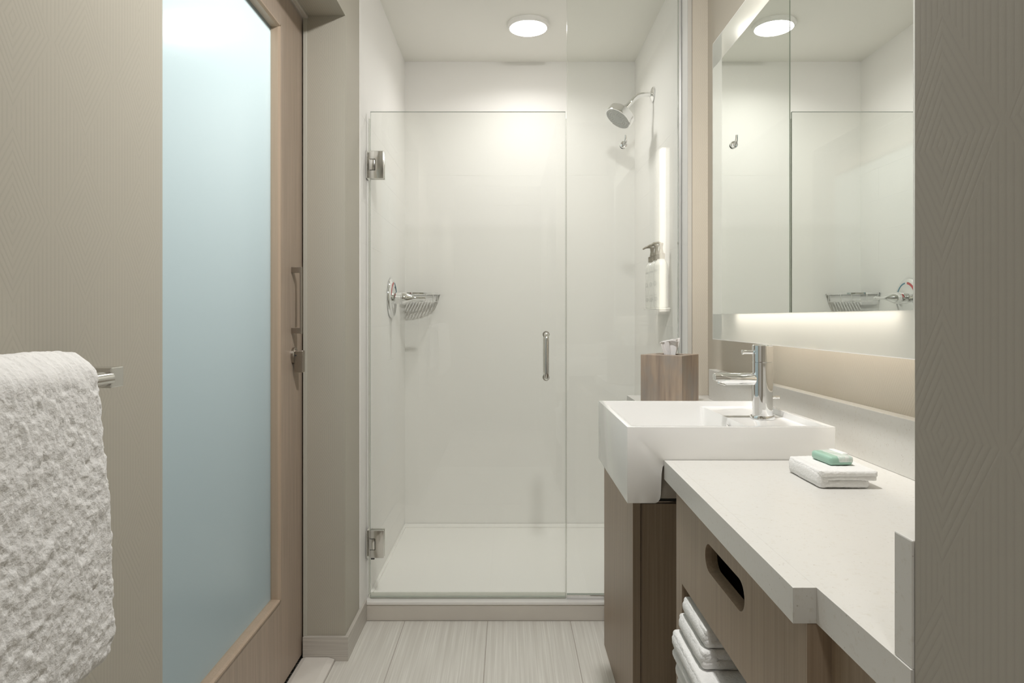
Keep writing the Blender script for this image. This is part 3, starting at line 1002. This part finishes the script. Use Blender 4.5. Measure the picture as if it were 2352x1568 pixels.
for p_ in (lo_[0], lo_[2], lo_[6], lo_[9], lo_[-1]):
    obj('post', cyl((p_.x, p_.y, bb - .003), (p_.x + .001, p_.y - .001, bt - .002), .0024, seg=10), 'chrome', cbk, True)

# ------------------------------------------------------------------ dispensers
ds = [(.8335, 'farthest of three white pump bottles on the shower wall'),
      (.8095, 'middle one of three white pump bottles on the shower wall'),
      (.7855, 'nearest of three white pump bottles on the shower wall')]
first = None
xb_ = X(275)
for i, (D_, lab) in enumerate(ds):
    if first is None:
        y_ = Y(D_); z0_ = Z(-19)
        t_ = thing('pump_bottle', lab, 'pump bottle', (xb_, y_, z0_), 'pump bottles on the shower wall')
        o = obj('bottle_body', lathe((xb_, y_, z0_), (0, 0, 1), [(0, .024), (.003, .0275), (.012, .028), (.168, .028), (.178, .026), (.187, .019), (.192, .015), (.197, .0145)], 32), 'bottle', t_, True)
        w = bmesh.new()
        # ring mark and small lines of print facing the shower
        for (zz, ww, hh) in ((.150, .030, .0014), (.146, .024, .0010), (.040, .026, .0022), (.034, .030, .0022), (.028, .020, .0022), (.052, .022, .0010)):
            for k in range(6):
                a0_ = math.pi + math.radians(20) + (k - 3) * ww / .0284 / 6; a1_ = a0_ + ww / .0284 / 6
                vs = [w.verts.new((xb_ + .0284 * math.cos(a), y_ + .0284 * math.sin(a), z0_ + z_)) for a, z_ in ((a0_, zz), (a1_, zz), (a1_, zz + hh), (a0_, zz + hh))]
                w.faces.new(vs)
        for k in range(16):
            a = 2 * math.pi * k / 16; a2 = 2 * math.pi * (k + 1) / 16
            vs = []
            for aa, rr_ in ((a, .0085), (a2, .0085), (a2, .0068), (a, .0068)):
                th = math.pi + math.radians(20) + math.cos(aa) * rr_ / .0284
                vs.append(w.verts.new((xb_ + .0284 * math.cos(th), y_ + .0284 * math.sin(th), z0_ + .098 + math.sin(aa) * rr_)))
            w.faces.new(vs)
        r_ = bmesh.ops.extrude_face_region(w, geom=w.faces[:])
        bmesh.ops.translate(w, verts=[v for v in r_['geom'] if isinstance(v, bmesh.types.BMVert)], vec=(-.0001, 0, 0))
        obj('label_print', w, 'label_grey', o)['kind'] = 'stuff'
        pm = obj('pump', lathe((xb_, y_, z0_ + .196), (0, 0, 1), [(0, .0165), (.021, .0165), (.023, .014), (.024, .0105), (.045, .007), (.058, .009), (.061, .010), (.064, .009), (.065, 0)], 24), 'pump', t_, True)
        obj('spout', tube([(xb_, y_, z0_ + .258), (xb_ - .012, y_, z0_ + .2605), (xb_ - .028, y_, z0_ + .2585), (xb_ - .040, y_, z0_ + .252)], [.0055, .005, .0042, .0036], 12), 'pump', pm, True)
        first = t_
    else:
        c = copy_tree(first); c.location = (xb_, Y(D_), Z(-19)); c['label'] = lab
br = obj('bottle_bracket', ubox(262, 289, .775, .845, -19, -16.5, .001), 'bottle'); tag(br, 'white wall bracket carrying the three pump bottles', 'bracket')

# ------------------------------------------------------------------ mirror
xm = X(285.5)
oy1, iy1 = Y(.6087), Y(.5826)
oy0, iy0 = .95, 1.03
oz0, iz0, iz1, oz1 = Z(28.5), Z(-6), Z(-348), Z(-383)
mi = thing('backlit_mirror', 'large wall mirror with a backlit frosted border above the sink', 'mirror', (xm + .03, (oy0 + oy1) / 2, oz0))
obj('mirror_glass', box(xm, xm + .004, iy0, iy1, iz0, iz1), 'mirror', mi)
w = bmesh.new()
def rect(y0, y1, z0, z1):
    vs = [w.verts.new((xm, y, z)) for y, z in ((y0, z0), (y1, z0), (y1, z1), (y0, z1))]
    w.faces.new(vs)
rect(oy0, oy1, oz0, iz0); rect(oy0, oy1, iz1, oz1); rect(oy0, iy0, iz0, iz1)
obj('frosted_border', w, 'frost', mi)
w = bmesh.new(); rect(iy1, oy1, iz0, iz1)
obj('frosted_border', w, 'frost_plain', mi)
w = bmesh.new()
box(xm, xm + .005, oy1, oy1 + .0012, oz0, oz1, bm=w); box(xm, xm + .005, oy0 - .0012, oy0, oz0, oz1, bm=w)
box(xm, xm + .005, oy0, oy1, oz0 - .0012, oz0, bm=w); box(xm, xm + .005, oy0, oy1, oz1, oz1 + .0012, bm=w)
o = obj('glass_edge', w, 'paper_label', mi); o['label'] = 'bright polished glass edge'
obj('backing_box', box(xm + .006, X(321.9), iy0 + .004, iy1 - .002, iz0 + .004, iz1 - .004, .001), 'strip_housing', mi)
obj('border_light_shield', box(xm + .0015, xm + .004, iy1 + .001, oy1 - .001, oz0 + .001, oz1 - .001), 'strip_housing', mi)  # added opaque shield, keeps side strip light off the frosted border
sy0, sy1 = 1.06, Y(.545)
o = obj('light_strip', box(xm + .012, xm + .030, sy0, sy1, iz1 - .004, iz1), 'led_top', mi); o['label'] = 'glowing light strip'
o = obj('light_strip', box(xm + .012, xm + .030, sy0, sy1, iz0, iz0 + .004), 'led', mi); o['label'] = 'glowing light strip'
o = obj('light_strip', box(X(306), X(314), iy1 - .002, iy1 + .036, Z(-14), Z(-341)), 'led_side', mi); o['label'] = 'glowing upright light strip'
o = obj('strip_diffuser', box(X(314), X(321.8), iy1 - .002, iy1 + .032, Z(-14), Z(-341)), 'led_side_dim', mi)

# ------------------------------------------------------------------ countertop
ct = thing('countertop', 'speckled cream stone vanity top stepping back near the wall end', 'countertop', (X(230), Y(.35), Z(140)))
zt, zb = Z(124), Z(140.5)
poly = [(X(141.9), Y(.1536)), (X(141.9), Y(.3805)), (X(286.6), Y(.3805)), (X(286.6), Y(.5035)), (X(191), Y(.5035)), (X(191), Y(.703)), (X(321.7), Y(.703)), (X(321.7), Y(.1536))]
obj('slab', prism(poly, 'z', zb, zt), 'quartz', ct)
obj('front_edge', prism([(X(131), Y(.2006)), (X(136), Y(.3805)), (X(141.9), Y(.3805)), (X(141.9), Y(.2006))], 'z', zb, zt, .0002), 'quartz', ct)
o = obj('backsplash', ubox(310, 321.8, .1612, .674, 78.4, 124, .0012), 'quartz', ct)
o = obj('side_splash', ubox(142.5, 321.5, .1536, .161, 78.4, 124, .0012), 'quartz', ct)

# ------------------------------------------------------------------ vanity cabinet with drawer front and open shelf
vc = thing('vanity_cabinet', 'taupe oak vanity cabinet with a slotted drawer over an open towel shelf', 'cabinet', (X(228), Y(.28), 0))
df = prism([(Y(.2012), Z(141)), (Y(.358), Z(141)), (Y(.358), Z(211)), (Y(.2012), Z(211))], 'x', X(138), X(146.3))
sy_0, sy_1 = Y(.2546), Y(.3055)
rz = (Z(155.5) - Z(174.7)) / 2; zc_ = (Z(155.5) + Z(174.7)) / 2
sp2 = []
for i in range(13):
    a = -math.pi / 2 + math.pi * i / 12
    sp2.append((sy_1 - rz + rz * math.cos(a), zc_ + rz * math.sin(a)))
for i in range(13):
    a = math.pi / 2 + math.pi * i / 12
    sp2.append((sy_0 + rz + rz * math.cos(a), zc_ + rz * math.sin(a)))
df = boolean(df, prism(sp2, 'x', X(130), X(160)))
o = obj('drawer_front', df, 'walnut', vc); o['label'] = 'drawer front with a stadium shaped finger slot'
obj('stile', ubox(138, 146.3, .3466, .358, 211, 480), 'walnut', vc)
obj('stile', ubox(138, 146.3, .2012, .208, 211, 480), 'walnut', vc)
obj('side_panel', ubox(146.3, 318, .2012, .2065, 141, 480), 'walnut', vc)
obj('side_panel', ubox(146.3, 318, .3525, .358, 141, 480), 'walnut', vc)
obj('shelf_board', ubox(146.3, 318, .2066, .3524, 211.2, 218), 'walnut', vc)
obj('shelf_board', ubox(139, 318, .2081, .3465, 325, 332), 'walnut', vc)
obj('back_panel', ubox(313, 318, .2066, .3524, 141, 325), 'walnut', vc)
obj('plinth', ubox(152, 318, .2012, .358, 480, 501), 'walnut', vc)

kp = thing('knee_panel', 'brown oak panel under the recessed end of the vanity top', 'panel', (X(152), Y(.178), 0))
obj('panel', ubox(149, 156, .1545, .2010, 141, 501), 'walnut', kp)

sc_ = thing('sink_cabinet', 'taupe oak cabinet with a pale lit side standing below the sink', 'cabinet', (X(230), Y(.59), 0))
obj('side_panel', ubox(147, 156.2, .515, .669, 141, 501, .0006), 'walnut', sc_)
obj('front_panel', ubox(157, 318, .5165, .522, 220, 501, .0005), 'walnut', sc_)
obj('back_panel', ubox(156.4, 318, .56, .565, 141, 501), 'walnut', sc_)
obj('side_panel', ubox(156.4, 318, .664, .669, 141, 501), 'walnut', sc_)
obj('top_strip', ubox(156.4, 318, .5166, .523, 212, 217), 'black', sc_)  # black bar standing for the shade in the gap over front_panel

# ------------------------------------------------------------------ sink
sk = thing('sink', 'white square semi recessed ceramic sink projecting past the vanity top', 'sink', (X(195), Y(.442), Z(161)))
prof = [(X(104), Z(95)), (X(286), Z(95)), (X(286), Z(127)), (X(137), Z(127)), (X(135), Z(130)), (X(134), Z(136)), (X(133.3), Z(154)), (X(132.6), Z(158)), (X(131), Z(160.5)), (X(128.6), Z(161.6)), (X(104), Z(161.6))]
body = prism(prof, 'y', Y(.381), Y(.503))
c1 = box(X(109.5), X(224), Y(.381) + 5.5 * U, Y(.503) - 5.5 * U, Z(150), Z(80), .012, 3)
me1 = boolean(body, c1)
c2 = box(X(215), X(280.5), Y(.381) + 5.5 * U, Y(.503) - 5.5 * U, Z(101.5), Z(80), .004, 2)
body = boolean(me1, c2, .0022)
obj('basin_body', body, 'ceramic', sk, True)
M['shade'] = principled('underside_painted_shade', (0.36, 0.33, 0.29), 0.8)  # darker than the ceramic, paints in the shade under the bowl
us = boolean(ubox(128, 268, .3835, .5005, 127.2, 158.5, .0005, seg=2), box(X(109.5), X(224), Y(.381) + 5.2 * U, Y(.503) - 5.2 * U, Z(150.4), Z(80), .012, 3))
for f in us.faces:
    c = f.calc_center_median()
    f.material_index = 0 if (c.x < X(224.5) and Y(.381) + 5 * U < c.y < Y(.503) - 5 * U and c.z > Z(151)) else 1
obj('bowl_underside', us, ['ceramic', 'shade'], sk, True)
ov = obj('overflow_ring', lathe((X(224) - .0005, Y(.442), Z(112)), (-1, 0, 0), [(0, .011), (.003, .011), (.004, .009), (.002, .006), (.001, 0)], 24), 'chrome', sk, True)
obj('drain', lathe((X(165), Y(.442), Z(150) + .0002), (0, 0, 1), [(0, .03), (.002, .03), (.003, .026), (.001, .02), (.004, .018), (.005, 0)], 32), 'chrome', sk, True)

# ------------------------------------------------------------------ faucet
fx, fy, fz0 = X(257.5), Y(.4415), Z(101.5) + .0004
fa = thing('faucet', 'chrome single lever faucet standing on the sink ledge', 'faucet', (fx, fy, fz0))
ztop = Z(-60 * -.4415 * 1.0) if False else Z((791 - 731) * .4415)
zs = Z((830 - 731) * .4415)
obj('base_ring', lathe((fx, fy, fz0), (0, 0, 1), [(0, .0265), (.004, .0265), (.0065, .0255), (.0075, .023)], 48), 'chrome', fa, True)
obj('column', lathe((fx, fy, fz0 + .006), (0, 0, 1), [(0, .0222), (zs - fz0 - .0075, .0222), (zs - fz0 - .0066, .0212)], 64), 'chrome', fa, True)
obj('cap', lathe((fx, fy, zs - .0004), (0, 0, 1), [(0, .0212), (.0008, .0222), (ztop - zs - .002, .0222), (ztop - zs, .0205), (ztop - zs, 0)], 64), 'chrome', fa, True)
zl = Z((808.5 - 731) * .4415)
o = obj('lever', lathe((fx - .020, fy, zl), (-1, 0, 0), [(0, .0048), (.001, .0042), (.0225, .0042), (.0232, .0052), (.0262, .0055), (.0268, .0035), (.0275, 0)], 24), 'chrome', fa, True)
zs_ = Z((870 - 731) * .4415)
sp3 = lathe((fx - .004, fy, zs_), (-1, 0, 0), [(0, .0135), (.105, .0135)], 40)
# the mouth is cut off at a slant
cutb = bmesh.new()
bx_ = box(-.06, .06, -.05, .05, -.03, 0)
bmesh.ops.rotate(bx_, cent=(0, 0, 0), matrix=Matrix.Rotation(math.radians(-22), 3, 'Y').inverted(), verts=bx_.verts)
bmesh.ops.translate(bx_, verts=bx_.verts, vec=(fx - .098, fy, zs_ - .0075))
sp3 = boolean(sp3, bx_, .0006)
o = obj('spout', sp3, 'chrome', fa, True)
obj('aerator', lathe((fx - .092, fy, zs_ - .0085), (-.33, 0, -1), [(-.006, .0105), (.003, .0105), (.004, .0085), (.003, .0)], 24), 'chrome_soft', o, True)
o = obj('drain_lift_rod', lathe((fx + .020, fy, Z((912 - 731) * .4415)), (1, 0, 0), [(0, .0032), (.006, .0032), (.0062, .0022), (.009, .0022), (.0092, .0036), (.0175, .0036), (.018, 0)], 18), 'chrome', fa, True)

# ------------------------------------------------------------------ tissue box
tb = thing('tissue_box', 'square weathered wood tissue box on the vanity top behind the sink', 'tissue box', P(239, .6, 124))
tx, ty, tz = P(239, .6, 124)
tz += .0005
Lb = 62 * U; Hb = Z(52) - Z(124)
th = math.radians(37)
RM = Matrix.Rotation(-th, 4, 'Z')   # front corner stays put


def rot_bm(q, piv):
    bmesh.ops.rotate(q, cent=piv, matrix=RM.to_3x3(), verts=q.verts)
    return q


# axis-aligned box whose front right corner is the pivot
ex, ey = tx, ty
outer = box(ex - Lb, ex, ey, ey + Lb, tz, tz + Hb, .0012, 2)
ex0 = ex - Lb / 2; ey0 = ey + Lb / 2
inner = box(ex - Lb + .008, ex - .008, ey + .008, ey + Lb - .008, tz - .01, tz + Hb - .007)
shell = boolean(outer, inner)
el = [(ex0 + .047 * math.cos(2 * math.pi * i / 32), ey0 + .026 * math.sin(2 * math.pi * i / 32)) for i in range(32)]
shell = boolean(shell, prism(el, 'z', tz + Hb - .02, tz + Hb + .02))
obj('box_shell', rot_bm(shell, (ex, ey, tz)), 'box_wood', tb)
cpos = Vector((ex0, ey0, tz + Hb)) - Vector((ex, ey, tz + Hb)); cpos.rotate(RM); cpos = cpos + Vector((ex, ey, tz + Hb))
# tissue: a pulled sheet, folded round and drooping to the left
def leaf(cx, cy, cz, w0, w1, h, lean, ph, dy, curl, corner, n0=34, n1=24):
    V = np.zeros((n0, n1, 3))
    for i in range(n0):
        u = -1 + 2 * i / (n0 - 1)
        for j in range(n1):
            t = j / (n1 - 1)
            wd = w0 + (w1 - w0) * math.sin(t * math.pi / 2) ** .8
            x = cx + u * wd + lean * t * t
            y = cy + dy + (math.cos(u * 3.6 + ph + .8 * t) * (.005 + .006 * t)) + .0015 * math.sin(u * 11 + 4 * t + ph)
            z = cz - .010 + h * t * (1 + corner * u * .12 - .06 * u * u) + .0015 * math.sin(u * 6 + ph) * t
            if curl and t > .72:
                k = (t - .72) / .28
                y -= k * k * .012; z -= k * k * .010 * (1 - .5 * u)
                x -= k * k * .004 * (u < 0)
            V[i, j] = (x, y, z)
    return V


ts_parts = [leaf(cpos.x - .002, cpos.y, cpos.z, .013, .030, .062, -.003, .2, -.004, True, -.2),
            leaf(cpos.x + .005, cpos.y, cpos.z, .012, .029, .058, .003, 2.1, .006, False, .9),
            leaf(cpos.x + .001, cpos.y, cpos.z, .010, .024, .054, .001, 4.0, .001, False, -.5)]
vs_, fs_ = [], []
for V in ts_parts:
    n0, n1 = V.shape[:2]; base = len(vs_)
    vs_ += V.reshape(-1, 3).tolist()
    fs_ += [(base + i * n1 + j, base + (i + 1) * n1 + j, base + (i + 1) * n1 + j + 1, base + i * n1 + j + 1) for i in range(n0 - 1) for j in range(n1 - 1)]
me_ = bpy.data.meshes.new('tissue'); me_.from_pydata(vs_, [], fs_); me_.materials.append(M['tissue'])
me_.polygons.foreach_set('use_smooth', [True] * len(me_.polygons)); me_.update()
ts = link_mesh('tissue', me_)
sm = ts.modifiers.new('s', 'SOLIDIFY'); sm.thickness = .0004
tag(ts, 'white tissue sheet pulled up out of the wooden box', 'tissue')

# ------------------------------------------------------------------ washcloth and soap
zc0 = Z(124) + .0006
wx0, wx1, wy0, wy1 = X(226), X(269), Y(.3165), Y(.3525)
w = bmesh.new()
hh = .0265
terry_bm(wx0, wx1 - .012, wy0, wy1, zc0, zc0 + .0135, .0062, .003, .0006, .001, seed=1, bm=w)
terry_bm(wx0 + .001, wx1, wy0 - .001, wy1, zc0 + .0125, zc0 + .0205, .0038, .003, .0006, .001, seed=2, bm=w)
terry_bm(wx0 + .0005, wx1 + .001, wy0 - .002, wy1, zc0 + .0185, zc0 + .0285, .0048, .003, .0006, .001, seed=3, bm=w)
terry_bm(wx0 - .001, wx0 + .02, wy0, wy1, zc0 + .0005, zc0 + .0282, .0095, .003, .0006, .001, seed=4, bm=w)
wc = obj('washcloth', w, 'terry', None, True)
tag(wc, 'small folded white washcloth on the vanity top under the soap', 'washcloth')
sx_, sy2, sz_ = X(250), Y(.3366), zc0 + .0288
so_ = thing('soap_bar', 'green wrapped soap bar on the folded washcloth', 'soap', (sx_, sy2, sz_))
def rz_(q, ang, c): bmesh.ops.rotate(q, cent=c, matrix=Matrix.Rotation(ang, 3, 'Z'), verts=q.verts); return q
A_ = math.radians(4)
c_ = (sx_, sy2, sz_)
obj('soap', rz_(box(sx_ - .021, sx_ + .020, sy2 - .031, sy2 + .031, sz_, sz_ + .0150, .0055, 4), A_, c_), 'soap', so_, True)
obj('wrapper_band', rz_(box(sx_ - .0085, sx_ + .0204, sy2 - .0314, sy2 + .0310, sz_ + .0030, sz_ + .0154, .0045, 4), A_, c_), 'wrap', so_, True)
obj('wrapper_label', rz_(box(sx_ + .0115, sx_ + .0215, sy2 - .012, sy2 + .030, sz_ + .0130, sz_ + .0166, .0008, 1), A_, c_), 'paper_label', so_)

# ------------------------------------------------------------------ towels on the open shelf
spec = [  # name, label, x outer, y0, y1, z0, z1
    ('folded_towel', 'topmost small folded white towel on the vanity shelf', 135.5, .303, .3425, 230.5, 217.5),
    ('folded_towel', 'second small folded white towel from the top of the shelf stack', 132.5, .301, .3435, 244, 230.9),
    ('folded_towel', 'third folded white towel, the one sticking out farthest from the shelf', 127.5, .262, .3440, 258, 244.4),
    ('folded_towel', 'fourth folded white towel down in the shelf stack', 128.5, .258, .3440, 266.5, 258.4),
    ('folded_towel', 'fifth folded white towel down in the shelf stack', 130.5, .258, .3440, 281, 266.9),
    ('folded_towel', 'sixth folded white towel down in the shelf stack', 131, .256, .3440, 296, 281.4),
    ('folded_towel', 'bottommost folded white towel on the vanity shelf board', 131, .256, .3440, 324.6, 296.4)]
for i, (nm, lab, a0, d0, d1, b0, b1) in enumerate(spec):
    w = bmesh.new()
    z0, z1 = Z(b0), Z(b1); mid = (z0 + z1) / 2; r = (z1 - z0) / 2
    xb2 = X(a0) + .15
    terry_bm(X(a0) + .003, xb2, Y(d0), Y(d1), z0, mid + .001, min(r * .48, .007), .005, .0008, .0012, seed=10 + i, bm=w)
    terry_bm(X(a0) + .003, xb2, Y(d0) + .002, Y(d1), mid - .001, z1, min(r * .48, .007), .005, .0008, .0012, seed=20 + i, bm=w)
    terry_bm(X(a0), X(a0) + .035, Y(d0) + .001, Y(d1), z0 + .0003, z1 - .0003, r * .93, .005, .0008, .0012, seed=30 + i, bm=w)
    o = obj(nm, w, 'terry', None, True)
    tag(o, lab, 'towel', 'folded towels on the vanity shelf')

# ------------------------------------------------------------------ towel bar and bath towel
bX, bZ = X(-210), Z(31)
yp = Y(.2305)
tbx = thing('towel_bar', 'chrome towel bar with square post on the left wallpapered wall', 'towel bar', (XL, .45, bZ))
for yy in (yp, yp - .60):
    o = obj('post', box(XL - .0, X(-207), yy - .012, yy + .012, bZ - .0118, bZ + .0118, .001), 'chrome_soft', tbx)
    obj('flange', box(XL, XL + .008, yy - .024, yy + .024, bZ - .024, bZ + .024, .0015), 'chrome_soft', o)
obj('bar', cyl((bX, yp - .60, bZ - .001), (bX, yp - .008, bZ - .001), .0088, seg=32), 'chrome_soft', tbx, True)

# towel: centre line goes up the front, over the bar and down the back
ye0, ye1 = .14, Y(.2085)
thick = .0255; hw_ = thick / 2
ri = .0095 + hw_ + .001
front_len, back_len = .292, .25
path = []
ns = 150
for i in range(ns):     # front, from the hem up
    t = i / (ns - 1)
    z = bZ - front_len + front_len * t
    x = bX + ri + (1 - t) * .013 + .003 * math.sin(t * math.pi) 
    path.append((x, z, 1.0))
for i in range(1, 30):
    a = math.pi * i / 30
    path.append((bX + ri * math.cos(a), bZ + ri * math.sin(a) * .98, 1.0))
for i in range(120):
    t = i / 119
    path.append((bX - ri - .001, bZ - back_len * t, 1.0))
path = np.array(path)
d = np.gradient(path[:, :2], axis=0); d /= np.linalg.norm(d, axis=1)[:, None]
nx_, nz2 = d[:, 1], -d[:, 0]       # outward for the front leg
arc = np.concatenate([[0], np.cumsum(np.linalg.norm(np.diff(path[:, :2], axis=0), axis=1))])
L_ = arc[-1]
hs = np.minimum(1, np.sqrt(np.clip(1 - (1 - np.clip(arc / hw_, 0, 1)) ** 2, 0, 1)))
he = np.minimum(1, np.sqrt(np.clip(1 - (1 - np.clip((L_ - arc) / hw_, 0, 1)) ** 2, 0, 1)))
prof_h = hw_ * hs * he
outer = np.stack([path[:, 0] + nx_ * prof_h, path[:, 1] + nz2 * prof_h], -1)
inner = np.stack([path[:, 0] - nx_ * prof_h, path[:, 1] - nz2 * prof_h], -1)
ny_ = 330
ys = np.linspace(0, 1, ny_)
ends = .5 - .5 * np.cos(ys * math.pi)
ys_w = ye0 + (ye1 - ye0) * ys
# extra rows at the visible far end, rounded
e = np.minimum(ye1 - ys_w, ys_w - ye0)
q_ = np.sqrt(np.clip(1 - (1 - np.clip(e / hw_, 0, 1)) ** 2, 0.0, 1))
ctr = path[:, :2]
loop_o = outer; loop_i = inner[::-1]
cl = np.concatenate([loop_o, loop_i]); cc = np.concatenate([ctr, ctr[::-1]])
nn = np.concatenate([np.stack([nx_, nz2], -1), -np.stack([nx_, nz2], -1)[::-1]])
N0 = len(cl)
V = np.zeros((N0, ny_, 3))
off = cl - cc
f1 = vnoise(N0, ny_, 230, 190, 1) * .0011 + vnoise(N0, ny_, 110, 90, 2) * .0007
wob = vnoise(N0, ny_, 14, 7, 3) * .0012
sk_ = vnoise(N0 + 200, ny_ + 0, 170, 22, 4)
diag = np.zeros((N0, ny_))
for j in range(ny_):
    s_ = int(100 - 60 * (j / ny_ - .5)); diag[:, j] = sk_[s_:s_ + N0, j]
F = (f1 + wob + diag * .0008)
for j in range(ny_):
    qq = max(q_[j], .12)
    V[:, j, 0] = cc[:, 0] + off[:, 0] * qq + nn[:, 0] * F[:, j] * min(1, qq * 1.2)
    V[:, j, 2] = cc[:, 1] + off[:, 1] * qq + nn[:, 1] * F[:, j] * min(1, qq * 1.2)
    # far edge wanders a little, wider towards the hem
    zrel = (bZ - V[:, j, 2]) / front_len
    V[:, j, 1] = ys_w[j] + np.clip(zrel, 0, 1) * .010 * (ys[j]) + .0008 * f1[:, j] / .001
    # rounded lower corner
    hem = np.clip((zrel - .88) / .12, 0, 1)
    V[:, j, 1] -= (hem ** 2) * .020 * np.clip((ys[j] - .86) / .14, 0, 1) * (V[:, j, 0] > bX)
tw = grid_mesh('bath_towel', V, 'terry', None, close_u=True, caps=True)
tag(tw, 'thick white terry bath towel hanging over the chrome towel bar', 'towel')
